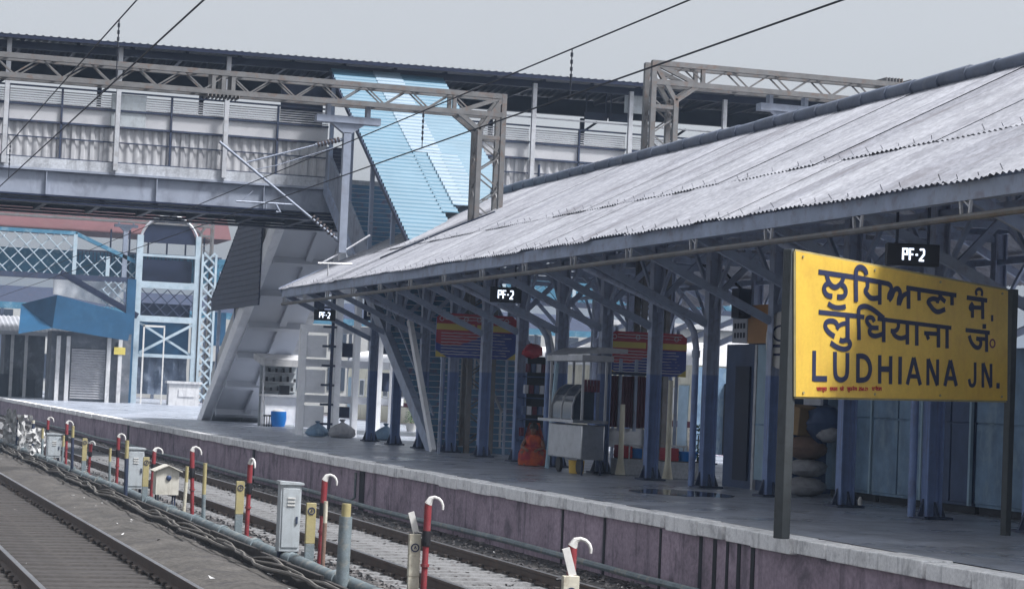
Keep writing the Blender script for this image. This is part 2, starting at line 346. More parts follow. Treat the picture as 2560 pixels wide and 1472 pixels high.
# loose stones
st = MB()
def rock(x, y, r):
    z = GZ+.03; p = [V((x, y, z))+V((random.uniform(-1, 1), random.uniform(-1, 1), random.uniform(-.3, .8)))*r for _ in range(5)]
    st.add(p, [(0, 1, 2), (0, 2, 3), (0, 3, 1), (1, 2, 4), (2, 3, 4), (3, 1, 4)])
for _ in range(15000):
    y = 20+70*random.random()**1.6
    x = random.choice([random.uniform(5.0, 7.5), random.uniform(6.9, 7.7), random.uniform(10.1, 11.3), random.uniform(7.6, 10.2), random.uniform(7.4, 10.6), random.uniform(9.8, 11.3), random.uniform(4.6, 5.8), random.uniform(4.5, 4.8)])
    rock(x, y, random.uniform(.02, .055))
stuff(st.build('ballast', 'stone', smooth=False), 'loose grey track ballast around the rails', 'ballast')
lt = MB()
for _ in range(70):
    y = 21+55*random.random()**1.5; x = random.choice([random.uniform(4.7, 6.0), random.uniform(4.7, 6.0), random.uniform(9.9, 11.2), random.uniform(2.9, 4.2)])
    s = random.uniform(.02, .065); z = GZ+.13 if x < 6.1 and x > 4.6 else GZ+.09
    c = V((x, y, z)); q = [c+V((random.uniform(-1, 1)*s, random.uniform(-1, 1)*s, random.uniform(0, .6)*s)) for _ in range(4)]
    lt.add(q, [(0, 1, 2), (0, 2, 3), (0, 1, 3)])
stuff(lt.build('litter', 'litter', smooth=False), 'scraps of paper and plastic scattered between the tracks', 'litter')
# platform
p = MB(); p.quad((EDGE+.36, -20, 0), (26.2, -20, 0), (26.2, 420, 0), (EDGE+.36, 420, 0)); struct(p.build('platform_floor', 'floor'))
w = MB(); w.b2((EDGE+.06, -20, GZ-.05), (EDGE+.35, 420, -.19))
w.mi = 1
for y0, ww in ((46.2, .42), (58.5, .3), (83, .5)): w.b2((EDGE+.045, y0, GZ), (EDGE+.06, y0+ww, -.2))
for x in (1742, 1778, 1808, 1838, 1873, 1640, 1500, 1395):
    q = at('X', EDGE, x, 1380); w.b2((EDGE+.05, q.y-.05, GZ), (EDGE+.06, q.y+random.uniform(.02, .08), -.2))
w.mi = 2; w.tube([(EDGE-.02, 46.7, -.25), (EDGE-.02, 46.7, -.8), (EDGE-.12, 46.7, -.86), (EDGE-.12, 46.7, GZ)], .03, 6)
struct(w.build('platform_wall', ['wall', 'dark', 'pipe_grey']))
cp = MB(); y = -20
while y < 230:
    l = random.choice((1.0, 1.2, .9)) if y < 70 else 1.2
    dz = random.uniform(-.012, .006); dx = random.uniform(-.015, .015)
    cp.b2((EDGE-.03+dx, y+.0, -.185+random.uniform(-.015, .01)), (EDGE+.345, y+l-random.choice((.03, .05, .08)), .004+dz)); y += l
struct(cp.build('platform_coping', 'coping', smooth=False, bevel=.012))
b = MB(); b.b2((26.2, -20, GZ), (26.5, 420, 0)); struct(b.build('platform_wall', 'wall'))
pd = MB(); c = at('Z', .004, 1710, 1232)
pd.add([c]+[c+V((math.cos(t)*.9*random.uniform(.7, 1.1), math.sin(t)*1.5*random.uniform(.7, 1.1), 0)) for t in [i*.42 for i in range(15)]], [(0, i+1, (i+1) % 15+1) for i in range(15)])
struct(pd.build('puddle', 'puddle'))
# pipe along the foot of the platform wall
wp = MB(); wp.tube([(EDGE-.27, y, -.86+.02*math.sin(y*.4)) for y in range(14, 120, 3)], .05, 8)
tag(wp.build('wall_pipe', 'pipe_post'), 'thin grey pipe running along the foot of the platform wall', 'pipe')
# ---------------------------------------------------------------- platform canopy
XE, ZE, XR, ZR, Y0, Y1 = 13.2, 4.42, 19.0, 7.37, 12.0, 64.2
SL = (ZR-ZE)/(XR-XE)
def rz(x): return ZE+SL*(x-XE) if x <= XR else ZR-SL*(x-XR)
can = thing('platform_canopy', 'long pitched platform canopy with pale corrugated roof on blue steel columns', 'canopy', (19, 38, 0))
def slope(side):
    mb = MB(); d = V((1, 0, SL)).normalized() if side < 0 else V((-1, 0, SL)).normalized(); nrm = V((-SL, 0, 1)).normalized() if side < 0 else V((SL, 0, 1)).normalized()
    X = (lambda x: x) if side < 0 else (lambda x: 2*XR-x)
    rows = ((XE-.12, 15.28, .0), (15.1, XR-.02, .03))
    for k, (xa, xb, lift) in enumerate(rows):
        y = Y0
        while y < Y1-.01:
            l = min(1.0, Y1-y); j = random.uniform(-.05, .04) if k == 0 else random.uniform(-.02, .02)
            dz = random.uniform(-.012, .012)
            o = V((X(xa+j), y, rz(xa+j)+lift+.03+dz)); L = (xb-xa-j)*math.sqrt(1+SL*SL)
            mb.mi = random.choice((0, 0, 0, 1, 2))
            mb.corr(o, (0, 1, random.uniform(-.006, .006)), l+.02, d, L, nrm, .146, .017, 5)
            if True:                                  # hook bolts on the purlin lines
                for q in (.25, .75):
                    for t in ((.09,) if k == 0 else (.1,)):
                        if random.random() < .8:
                            b = o+V((0, l*q, 0))+d*t; mb.bar(b, b+nrm*random.uniform(.05, .1)+V((random.uniform(-.02, .02), random.uniform(-.03, .03), 0)), .014)
            y += l
    return mb
for q in (-1, 1): slope(q).build('roof_sheeting', ['sheet', 'sheet_dull', 'sheet_light'], can)
rc = MB(); y = Y0                                          # overlapping half-round ridge tiles
while y < Y1:
    h = random.uniform(-.012, .012)
    rc.tube([(XR, y, ZR+.12+h), (XR, min(y+1.0, Y1)+.06, ZR+.135+h)], [.165, .135], 10); y += 1.0
rc.build('ridge_cap', 'ridge', can)
fr = MB()                                                  # longitudinal members
fr.b2((XE-.03, Y0, ZE-.26), (XE+.02, Y1, ZE-.04)); fr.b2((XE+.02, Y0, ZE-.26), (XE+.12, Y1, ZE-.22))
fr.build('eave_beam', 'steel_blue', can)
for x in (14.2, 15.2, 16.6, 17.8, 20.2, 21.4, 22.8, 23.8):
    pu = MB(); pu.b2((x-.04, Y0, rz(x)-.13), (x+.04, Y1, rz(x)-.035)); pu.build('purlin', 'steel_blue', can)
for x in (XE-.1, 2*XR-XE+.1): vg = MB(); vg.bar((x, Y1+.03, ZE-.06), (XR, Y1+.03, ZR-.02), .05, .16); vg.build('verge_board', 'steel_blue', can)
lr = MB(); lr.tube([(XE, y, 3.96) for y in (Y0, 30, 48, Y1)], .045, 8); lr.build('service_pipe', 'galv', can)
for xc in (16.0, 22.0):
    for z in (4.55, 5.15): lb = MB(); lb.b2((xc-.05, Y0, z-.05), (xc+.05, Y1, z+.05)); lb.build('longitudinal_beam', 'steel_blue', can)
COLY = [32.3+2.88*k for k in range(-7, 12)]
def column_mb(x, y, zt):
    mb = MB(); w, d, t = .225, .2, .026
    for s in (-1, 1): mb.b2((x+s*w/2-t/2, y-d/2, .0), (x+s*w/2+t/2, y+d/2, zt))
    mb.b2((x-w/2+t/2, y-.012, 0), (x+w/2-t/2, y+.012, zt)); return mb
def base_mb(x, y):
    mb = MB(); mb.b2((x-.24, y-.24, .002), (x+.24, y+.24, .04))
    for s in (-1, 1):
        mb.prism([(x+s*.14, y-.02, .04), (x+s*.235, y-.02, .04), (x+s*.14, y-.02, .30)], (0, .04, 0))
        mb.prism([(x-.02, y+s*.11, .04), (x-.02, y+s*.235, .04), (x-.02, y+s*.11, .26)], (.04, 0, 0))
    return mb
def frame_mb(y):
    mb = MB()
    for s in (-1, 1):
        X = lambda x: x if s < 0 else 2*XR-x
        mb.bar((X(XE+.02), y, ZE-.2), (X(XR), y, ZR-.2), .09, .16)                      # rafter
        mb.bar((X(XE+.1), y, ZE-.22), (X(15.88), y, 3.05), .08, .14)                   # outer strut
        mb.bar((X(16.1), y, 3.6), (X(17.6), y, 5.1), .07, .11)                          # inner strut
        mb.bar((X(17.5), y, 5.0), (X(17.5), y, rz(17.5)-.2), .07, .07)
    mb.bar((16, y, 5.0), (22, y, 5.0), .08, .14); mb.bar((19, y, 5.0), (19, y, ZR-.2), .08, .1)
    mb.bar((17.5, y, 5.0), (19, y, ZR-.35), .06, .08); mb.bar((20.5, y, 5.0), (19, y, ZR-.35), .06, .08)
    return mb
def knee_mb(x, y):
    mb = MB()
    for s in (-1, 1):
        pts = [V((x, y+s*(.08+.95*t), 3.35+1.15*(t**.75))) for t in (0, .2, .45, .75, 1)]
        for p, q in zip(pts, pts[1:]): mb.bar(p, q, .06, .07)
    return mb
def hanger_mb(y):
    mb = MB()
    for dy in (-.13, .13): mb.bar((XE, y+dy, ZE-.24), (XE, y+dy*.7, 3.96), .035)
    mb.bar((XE, y-.1, 4.08), (XE, y+.1, 4.2), .025); return mb
proto = {}
def place(key, mk, mtl, y, name, parent, i0=0):
    if key not in proto:
        o = mk().build(name, mtl, parent); proto[key] = (o, y); return o
    o, yy = proto[key]; c = o.copy(); COL.objects.link(c); c.parent = parent
    c.location = (0, y-yy, 0) if parent is can else (0, 0, 0); return c
for y in COLY:
    for x, key in ((16.0, 'f'), (22.0, 'r')):
        c = place('c'+key, lambda: column_mb(x, y, 5.12), 'column', y, 'column', can)
        if 'b'+key not in proto: b = base_mb(x, y).build('base_plate', 'steel_dark', c); proto['b'+key] = (b, y)
        else:
            b = proto['b'+key][0].copy(); COL.objects.link(b); b.parent = c
        k = place('k'+key, lambda: knee_mb(x, y), 'steel_blue', y, 'knee_brace', can)
    place('fr', lambda: frame_mb(y), 'steel_blue', y, 'roof_truss', can)
    place('h', lambda: hanger_mb(y), 'galv_pale', y, 'pipe_hanger', can)
def downpipe_mb(y):
    mb = MB(); y = y+.16
    mb.tube([(13.35, y, 4.08), (13.5, y, 3.97), (15.3, y, 3.27), (15.55, y, 3.12), (15.7, y, 2.9), (15.76, y, 2.6), (15.76, y, 1.4), (15.76, y, .02)], .062, 10)
    mb.tube([(15.76, y, 2.55), (15.76, y, 2.42)], .078, 10); return mb
for k in (-4, -1, 2, 5, 8): y = 32.3+2.88*k; place('dp', lambda: downpipe_mb(y), 'column', y, 'downpipe', can)
rr = MB(); q = at('X', XR, 1345, 478); rr.tube([(XR, q.y, ZR+.1), (XR, q.y, ZR+.62)], .035, 6)
rr.build('ridge_rod', 'steel_dark', can)
cb = MB(); a_ = at('X', 15.0, 1015, 641); b_ = at('X', 16.0, 1190, 545)
cb.tube([(14.3, a_.y, rz(14.3)+.08), (15.5, (a_.y+b_.y)/2, rz(15.5)+.13), (16.5, b_.y, rz(16.5)+.14)], .022, 6); cb.build('roof_conduit', 'steel_dark', can)
# ---------------------------------------------------------------- covered footbridge
YB, YR = 70.0, 74.6
br = thing('covered_footbridge', 'covered steel footbridge with corrugated side panels crossing high above the tracks', 'footbridge', (12, 72, 0))
XL, XH = -9.0, 44.0
gm = MB()
for y in (YB, YR):
    s = -1 if y == YB else 1
    gm.b2((XL, y-.02, 7.2), (XH, y+.02, 7.95)); gm.b2((XL, y-.16, 7.95), (XH, y+.16, 8.02))
    x = XL+1.9
    while x < XH: gm.b2((x-.012, y-.14, 7.22), (x+.012, y+.14, 7.95)); x += 3.45
gm.build('girder', 'bridge_girder', br)
fl = MB()
for k, (z, d) in enumerate(((7.2, .26), (7.1, .2), (7.0, .26))): fl.b2((XL, YB-d, z-.06), (XH, YB+d, z-.005)); fl.b2((XL, YR-d, z-.06), (XH, YR+d, z-.005))
x = XL+.5
while x < XH: fl.b2((x-.08, YB+.3, 7.0), (x+.08, YR-.3, 7.3)); x += 1.7
fl.build('bottom_flange', 'navy', br)
dk = MB(); dk.b2((XL, YB-.1, 8.02), (XH, YR+.1, 8.34)); dk.build('deck', 'concrete', br)
posts_f = [5.35-3.45*3+3.45*k for k in range(0, 16)]
posts_r = [8.75-3.45*5+3.45*k for k in range(0, 16)]
pp = None
def post(x, y, z0, z1, mt, nm='post'):
    mb = MB(); mb.b2((x-.07, y-.07, z0), (x+.07, y+.07, z1)); return mb.build(nm, mt, br)
gap = lambda x: 15.4 < x < 19.6                            # the stairs open here
for x in posts_f:
    if XL < x < XH and not gap(x): post(x, YB-.2, 8.1, 12.0, 'galv_pale')
for x in posts_r:
    if XL < x < XH:
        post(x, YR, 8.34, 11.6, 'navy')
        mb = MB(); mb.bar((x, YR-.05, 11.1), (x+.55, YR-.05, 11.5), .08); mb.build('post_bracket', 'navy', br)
# front side panels, bay by bay
for i, x in enumerate(posts_f):
    xa, xb = x+.04, x+3.41
    if xa < XL or xb > XH or gap(xa+1): continue
    mb = MB(); mb.corr((xa, YB+.12, 8.36), (1, 0, 0), xb-xa, (0, 0, 1), 1.12, (0, -1, 0), .29, .03, 6, trap=True); mb.build('corrugated_panel', 'bridge_wall', br)
    mb = MB(); mb.b2((xa, YB+.1, 9.52), (xb, YB+.13, 9.99)); mb.build('fibre_panel', 'bridge_panel', br)
    mb = MB()
    for k in range(6): mb.box(((xa+xb)/2, YB+.14, 10.1+.075*k), (xb-xa, .07, .012), rx=.6)
    mb.build('louvre', 'bridge_panel', br)
    mb = MB()
    mb.b2((xa, YB+.0, 9.46), (xb, YB+.16, 9.52)); mb.b2((xa, YB+.02, 9.99), (xb, YB+.12, 10.05)); mb.b2((xa, YB+.02, 10.57), (xb, YB+.12, 10.62))
    mb.b2((xa, YB-.02, 8.34), (xb, YB+.06, 8.38)); mb.b2((xa, YB+.04, 8.98), (xb, YB+.075, 9.02))
    mb.b2((xa+1.66, YB-.0, 8.36), (xa+1.72, YB+.1, 10.6)); mb.b2((xa+.02, YB-.0, 8.36), (xa+.07, YB+.1, 10.6))
    mb.build('panel_frame', 'steel_dark', br)
    mb = MB(); mb.tube([(xa, YB-.02, 10.88), (xb, YB-.02, 10.88)], .03, 6); mb.build('handrail', 'galv_pale', br)
sp = MB(); sp.b2((8.62, YB+.07, 9.52), (9.72, YB+.11, 10.55)); sp.build('infill_panel', 'cabinet', br)
sp = MB(); sp.b2((14.1, YB+.3, 9.52), (15.5, YB+.34, 11.4)); sp.build('infill_panel', 'navy', br)  # navy sheet paints in the shade of the open stair interior, no real panel
for x in posts_r:                                           # rear side, seen through the open upper part
    xa, xb = x+.04, x+3.41
    if xa < XL or xb > XH or gap(xa+1): continue
    mb = MB(); mb.b2((xa, YR-.02, 8.36), (xb, YR+.02, 9.95)); mb.build('rear_panel', 'bridge_panel', br)
    mb = MB(); mb.tube([(xa, YR, 10.6), (xb, YR, 10.6)], .03, 6); mb.build('handrail', 'steel_dark', br)
rb = MB()
SR = .0095; zs = lambda x: SR*(x-6)
rb.bar((XL, YR, 11.76+zs(XL)), (XH, YR, 11.76+zs(XH)), .24, .56); rb.bar((XL, YB-.07, 11.83+zs(XL)), (XH, YB-.07, 11.83+zs(XH)), .17, .23)
x = XL+1
while x < XH: rb.bar((x, YB-.1, 11.95+zs(x)), (x, YR, 11.95+zs(x)), .1, .14); x += 1.72
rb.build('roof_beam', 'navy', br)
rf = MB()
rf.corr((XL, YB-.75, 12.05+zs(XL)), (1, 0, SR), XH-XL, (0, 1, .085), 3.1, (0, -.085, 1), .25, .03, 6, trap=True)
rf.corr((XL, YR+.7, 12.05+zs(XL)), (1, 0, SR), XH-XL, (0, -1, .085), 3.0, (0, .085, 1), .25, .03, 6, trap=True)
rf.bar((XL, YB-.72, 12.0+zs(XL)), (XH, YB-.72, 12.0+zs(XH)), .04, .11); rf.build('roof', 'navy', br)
bl = MB(); bl.b2((25.9, YB+.0, 11.3), (27.0, YB+.04, 11.95)); bl.build('grey_sheet', 'cabinet', br)
for k, (pa, pb) in enumerate((((1462, 280), (1517, 303)), ((1523, 284), (1580, 308)))):     # two hanging boards under the roof
    p, q = at('Y', 71.5, *pa), at('Y', 71.5, *pb)
    t = thing('hanging_board', 'dark rectangular board hanging under the footbridge roof, %s of the pair' % ('left' if k == 0 else 'right'), 'hanging board', ((p.x+q.x)/2, 71.5, q.z), 'boards hanging under the footbridge roof')
    mb = MB(); mb.b2((p.x, 71.45, q.z), (q.x, 71.55, p.z)); mb.build('panel', 'steel_dark', t)
    for xx in (p.x+.05, q.x-.05): mb = MB(); mb.bar((xx, 71.5, p.z), (xx, 71.5, 12.3), .04); mb.build('hanger', 'steel_dark', t)
# pier under the bridge, whitewashed frame
pi = thing('bridge_pier', 'whitewashed frame of slim columns and cross beams carrying the footbridge', 'pier', (16.5, 69, 0))
for x, w, zt in ((14.95, .2, 3.4), (16.1, .2, 6.95), (16.72, .18, 6.95), (17.42, .3, 6.95), (17.95, .12, 6.95)):
    mb = MB(); mb.b2((x-w/2, 69.0, 0), (x+w/2, 69.3, zt)); mb.build('column', 'whitewash', pi)
for z0, z1 in ((.25, .95), (1.35, 2.1), (2.5, 3.2)):
    mb = MB(); mb.b2((15.08, 69.1, z0), (15.72, 69.2, z1)); mb.build('infill_panel', 'whitewash', pi)
for z in (1.05, 2.2, 3.3, 4.6): mb = MB(); mb.b2((14.9, 69.32, z), (18.4, 69.45, z+.24)); mb.build('cross_beam', 'whitewash', pi)
mb = MB(); mb.b2((15.8, 68.86, 0), (15.9, 68.9, 5.2)); mb.build('dark_pole', 'steel_dark', pi)
for k in range(7):
    z = .35+k*.62
    mb = MB(); mb.b2((15.55, 68.9, z), (15.98, 68.98, z+.07)); mb.build('rung', 'steel_dark', pi)
for x, z0, z1, w in ((15.5, 3.9, 4.9, .34), (16.45, .6, .95, .4), (16.5, 2.55, 3.0, .35), (17.75, 1.5, 2.1, .36), (17.7, 2.7, 3.1, .36), (15.5, 1.5, 1.9, .4), (15.48, 2.62, 2.95, .36)):
    mb = MB(); mb.b2((x-w/2, 69.46, z0), (x+w/2, 69.5, z1)); mb.build('grille', 'steel_dark', pi)
def strokes(parent, name, origin, ux, uz, lines, w, mtl, nrm, th=.006):
    mb = MB(); o = V(origin); ux = V(ux); uz = V(uz)
    for k, l in enumerate(lines): ribbon(mb, [o+ux*a+uz*b for a, b in l], w, nrm, th, .002+.0006*(k % 7))
    return mb.build(name, mtl, parent, smooth=False)
SGX = 0
sg = thing('vertical_sign', 'narrow upright dark sign with white characters on the whitewashed bridge pier', 'sign', (17.0, 68.9, 4))
mb = MB(); mb.b2((16.85, 68.86, 3.75), (17.2, 68.95, 4.95)); mb.build('panel', 'navy', sg)
strokes(sg, 'lettering', (16.86, 68.86, 3.8), (.33, 0, 0), (0, 0, 1.1), [[(.3, .45), (.3, .1), (.55, .1)], [(.65, .1), (.65, .4), (.92, .4), (.92, .1), (.65, .1)], [(.35, .75), (.55, .9), (.55, .58)], [(.75, .85), (.75, .6)]], .035, 'white_paint', (0, -1, 0))
# ---------------------------------------------------------------- blue roofed stairs coming down towards the camera
s1 = thing('blue_roofed_stairs', 'staircase under a light blue corrugated roof running down from the footbridge to the platform', 'staircase', (17.5, 56, 0))
m = .565; XA, XB = 15.6, 19.4
def zroof(y): return 12.0-m*(70-y)
dn = V((0, -1, -m)).normalized(); nn = V((0, -m, 1)).normalized()
def blue(x0, x1, ya, yb, mtl, name, lift=0, mi=0):
    mb = MB(); L = (ya-yb)*math.sqrt(1+m*m)
    mb.corr((x0, ya, zroof(ya)+lift), dn, L, (1, 0, 0), x1-x0, nn, .26, .032, 6); return mb.build(name, mtl, s1)
for xa, xb, y0 in ((XA, 17.05, 58.6), (17.85, XB, 61.6)): blue(xa, xb, 69.85, y0, 'blue_sheet', 'roof_sheeting')
blue(17.0, 17.92, 69.85, 64.3, 'skylight', 'skylight_strip', .03); blue(17.0, 17.5, 64.3, 60.6, 'blue_sheet', 'roof_sheeting')
blue(17.45, 18.4, 64.25, 61.0, 'skylight', 'skylight_strip', .035)
mb = MB(); mb.corr((19.3, 63.5, 7.55), (0, -1, -.05), 2.2, (1, 0, -.12), 2.0, (.1, 0, 1), .235, .02, 6); mb.build('side_roof', 'blue_sheet', s1)
mb = MB()
for x in (XA, XB): mb.bar((x, 69.9, zroof(69.9)-.12), (x, 59 if x == XA else 61.9, zroof(59 if x == XA else 61.9)-.12), .08, .14)
mb.build('roof_edge', 'steel_dark', s1)
def zst(y): return 8.34-m*1.02*(70-y)
YS = 70-8.34/(m*1.02)
for x in (XA+.05, XB-.05):
    mb = MB(); mb.prism([(x-.1, 70, 8.34), (x-.1, YS-.2, .0), (x-.1, YS+.55, .0), (x-.1, 70, 7.85)], (.2, 0, 0)); mb.build('stringer', 'steel_blue', s1)
    mb = MB(); mb.prism([(x-.04, 70, 9.35), (x-.04, 63.5, zst(63.5)+1.0), (x-.04, 63.5, zst(63.5)), (x-.04, 70, 8.34)], (.08, 0, 0)); mb.build('parapet', 'bridge_girder', s1)
    for y in (69.5, 66.6, 63.7, 61.0): mb = MB(); mb.b2((x-.06, y-.06, zst(y)), (x+.06, y+.06, zroof(y)-.05)); mb.build('post', 'steel_blue', s1)
for x in (XA-.05, XB+.1): mb = MB(); mb.bar((x, 58.3, 3.5), (x, 55.35, 0), .12, .22); mb.build('raking_strut', 'whitewash', s1)
for x in (XA+.05, XB-.05): mb = MB(); mb.bar((x, 63.4, zst(63.4)+.95), (x, YS+.3, .95), .05); mb.build('handrail', 'steel_blue', s1)
n = int(8.3/.17); mb = MB(); m2 = MB()
for k in range(n):
    z = .17*(k+1); y = YS+(z/8.34)*(70-YS)
    mb.b2((XA+.16, y-.30, z-.17), (XB-.16, y+.05, z-.02)); m2.b2((XA+.16, y-.315, z-.02), (XB-.16, y-.02, z))
mb.build('steps', 'step', s1, smooth=False); m2.build('nosing', 'nosing', s1, smooth=False)
mb = MB()
for x in (17.5,):
    mb.bar((x, YS+.2, 1.1), (x, 69.8, 9.3), .06)
    for k in range(6): y = YS+.3+k*2.6; mb.bar((x, y, zst(y)), (x, y, zst(y)+1.0), .05)
mb.build('centre_rail', 'galv_pale', s1)
# ---------------------------------------------------------------- grey concrete stairs going down away from the camera
s2 = thing('grey_concrete_stairs', 'grey concrete staircase seen from beneath, descending behind the footbridge to the platform', 'staircase', (17.3, 88, 0))
ya, za, yb, zb = 75.0, 7.95, 89.4, .0
g2 = (zb-za)/(yb-ya)
def z2(y): return za+g2*(y-ya)
for x, w in ((15.42, .32), (17.9, .3)):
    mb = MB(); mb.prism([(x-w/2, ya, z2(ya)-.42), (x-w/2, yb, 0), (x-w/2, yb+1.1, 0), (x-w/2, ya, z2(ya)+.35)], (w, 0, 0)); mb.build('stringer', 'whitewash' if x < 17 else 'concrete_pale', s2)
mb = MB(); mb.prism([(15.58, ya, z2(ya)-.24), (15.58, yb-.44, .0), (15.58, yb+.3, .0), (15.58, ya, z2(ya)+.05)], (2.17, 0, 0)); mb.build('soffit', 'soffit', s2)
for k in range(7):
    y = ya+.8+k*2.05; mb = MB(); mb.box((16.66, y, z2(y)-.34), (2.15, .22, .34), rx=math.atan(g2)); mb.build('soffit_beam', 'soffit', s2)
mb = MB(); mb.prism([(16.75, ya, z2(ya)-.42), (16.75, yb-.85, .02), (16.75, yb-.5, .02), (16.75, ya, z2(ya)-.22)], (.25, 0, 0)); mb.build('soffit_rib', 'soffit', s2)
mb = MB()
for k in range(44):
    z = .18*(k+1); y = yb-(z/za)*(yb-ya); mb.b2((15.58, y-.02, z-.12), (17.75, y+.31, z+.02))
mb.build('steps', 'concrete', s2, smooth=False)
mb = MB(); mb.prism([(15.35, ya+2, z2(ya+2)+1.25), (15.35, yb-1.2, z2(yb-1.2)+1.25), (15.35, yb-1.2, z2(yb-1.2)+.25), (15.35, ya+2, z2(ya+2)+.25)], (.08, 0, 0)); mb.build('parapet', 'concrete_pale', s2)
mb = MB(); sl_ = V((0, 1, g2)).normalized(); zz = V((0, 0, 1))
k = 0
pts = [(78.0, 8.9, 4.1), (79.6, 7.9, 4.6)]
Lc = 9.2
for j in range(26):                                        # horizontal lapped cladding strips
    zt = 9.6-.2*j
    y0 = 78.2; y1 = min(88.0, 78.2+(9.9-zt)*1.95) if zt > 5.1 else 88.0
    zlow = 4.5
    if zt < zlow: break
    mb.prism([(15.2, y0, zt), (15.2, y1, zt), (15.2, y1, zt-.17), (15.2, y0, zt-.17)], (.05, 0, 0))
    mb.prism([(15.17, y0, zt-.17), (15.17, y1, zt-.17), (15.17, y1, zt-.2), (15.17, y0, zt-.2)], (.08, 0, 0))
mb.build('side_cladding', 'steel_dark', s2)
mb = MB(); mb.corr((15.2, 77.5, 10.2), (0, 1, -.5), 12, (1, 0, 0), 3.0, (0, .45, 1), .25, .03, 4); mb.build('roof', 'navy', s2)
for y in (79.5, 83.5, 87): mb = MB(); mb.b2((15.3, y-.06, z2(y)), (15.42, y+.06, 10.2-.5*(y-77.5)/1.118)); mb.build('post', 'steel_blue', s2)
# ---------------------------------------------------------------- overhead line gantries
def gantry(label, y, xl, xr, zb, zt, legs, d=.5, lw=.56, base=0.0, haunch=True):
    t = thing('overhead_gantry', label, 'gantry', ((xl+xr)/2, y, 0))
    mb = MB()
    for yy in (y-d/2, y+d/2):
        mb.bar((xl, yy, zt), (xr, yy, zt), .12, .13); mb.bar((xl, yy, zb), (xr, yy, zb), .12, .13)
    mb.build('boom_chords', 'galv', t)
    mb = MB(); x = xl+.3; P = 1.18
    while x < xr-1.2:
        for yy in (y-d/2, y+d/2):
            o = .09 if yy > y else 0
            mb.bar((x+o, yy, zb+.04), (x+P/2+o, yy, zt-.04), .035); mb.bar((x+P/2+o+.1, yy, zt-.04), (x+P+o, yy, zb+.04), .035)
        mb.bar((x, y-d/2, zt), (x+P, y+d/2, zt), .03); mb.bar((x, y-d/2, zb), (x+P, y+d/2, zb), .03)
        x += P
    mb.build('boom_lacing', 'galv', t)
    for (xa, xb, side) in legs:                             # leg between xa and xb; side +1: boom runs to the left
        mb = MB()
        for xx in (xa, xb):
            top = zt+.05 if (xx == xb) == (side > 0) else zb-.45
            for yy in (y-d/2, y+d/2): mb.bar((xx, yy, base), (xx, yy, top), .13)
        out, inn = (xb, xa) if side > 0 else (xa, xb)
        for yy in (y-d/2, y+d/2):
            mb.bar((inn, yy, zb-.45), (out, yy, zt), .11); mb.bar((inn, yy, zb-.45), (inn-side*.62, yy, zb), .11)
            mb.bar((inn-side*.62, yy, zb), (out, yy, zt), .10); mb.bar((inn-side*.72, yy, zb), (inn-side*.72, yy, zt), .10)
            mb.bar((inn, yy, zb-.62), (out, yy, zb-.62), .1)
        mb.build('leg', 'galv', t)
        mb = MB(); z = base+.2
        while z < zb-1.2:
            for yy in (y-d/2, y+d/2): mb.bar((xa, yy, z), (xb, yy, z+.45), .035); mb.bar((xb, yy, z+.45), (xa, yy, z+.9), .035)
            for xx in (xa, xb): mb.bar((xx, y-d/2, z), (xx, y+d/2, z+.45), .03); mb.bar((xx, y+d/2, z+.45), (xx, y-d/2, z+.9), .03)
            z += .9
        mb.build('leg_lacing', 'galv', t)
    return t
def drop_arm(t, y, x, ztop, zhang, zbot, w=.2, hw=.85):
    mb = MB(); mb.b2((x-w/2, y-w/2, zbot), (x+w/2, y+w/2, zhang-.3)); 
    mb.prism([(x-w/2, y-.1, zhang-.32), (x+w/2, y-.1, zhang-.32), (x+hw*.55, y-.1, zhang-.06), (x-hw*.55, y-.1, zhang-.06)], (0, .2, 0))
    mb.b2((x-hw, y-.16, zhang-.06), (x+hw, y+.16, zhang+.12))
    for s in (-1, 1): mb.b2((x+s*hw*.62-.05, y-.12, zhang+.12), (x+s*hw*.62+.05, y+.12, ztop))
    return mb.build('drop_arm', 'steel_grey', t)
YG = 55.6
g1 = gantry('long steel lattice gantry whose leg stands through the pale canopy roof', YG, -3.0, 17.15, 8.93, 9.42, [(16.44, 17.08, 1), (-2.95, -2.35, -1)])
d1 = drop_arm(g1, YG, 12.93, 8.88, 8.47, 5.05)
def G(x, y): return at('Y', YG, x, y)
mb = MB(); a_, b_ = G(549, 355), G(838, 595); mb.tube([a_, b_], .035, 8); mb.tube([b_, G(848, 602)], .06, 8); mb.build('bracket_tube', 'steel_grey', g1)
mb = MB(); mb.tube([G(617, 406), G(788, 363)], .024, 6); mb.tube([G(788, 363), G(858, 349)], .045, 8); mb.tube([G(640, 424), G(690, 414), G(860, 362)], .012, 5); mb.build('stay_tube', 'steel_grey', g1)
mb = MB(); a_, b_ = G(783, 543), G(832, 588)
for k in range(7): c = a_.lerp(b_, k/6); dd = (b_-a_).normalized(); mb.tube([c-dd*.02, c+dd*.02], .08 if k % 2 else .065, 10)
mb.build('insulator', 'insulator', g1)
mb = MB(); a_, b_ = G(796, 362), G(846, 350)
for k in range(7): c = a_.lerp(b_, k/6); dd = (b_-a_).normalized(); mb.tube([c-dd*.02, c+dd*.02], .075, 10)
mb.build('insulator', 'insulator', g1)
mb = MB(); mb.tube([G(590, 503), G(738, 512)], .025, 6); mb.tube([G(665, 500), G(665, 522)], .02, 6); mb.tube([G(690, 512), G(700, 530), G(690, 530)], .03, 6); mb.tube([G(605, 502), G(632, 478)], .012, 5)
mb.build('steady_arm', 'steel_grey', g1)
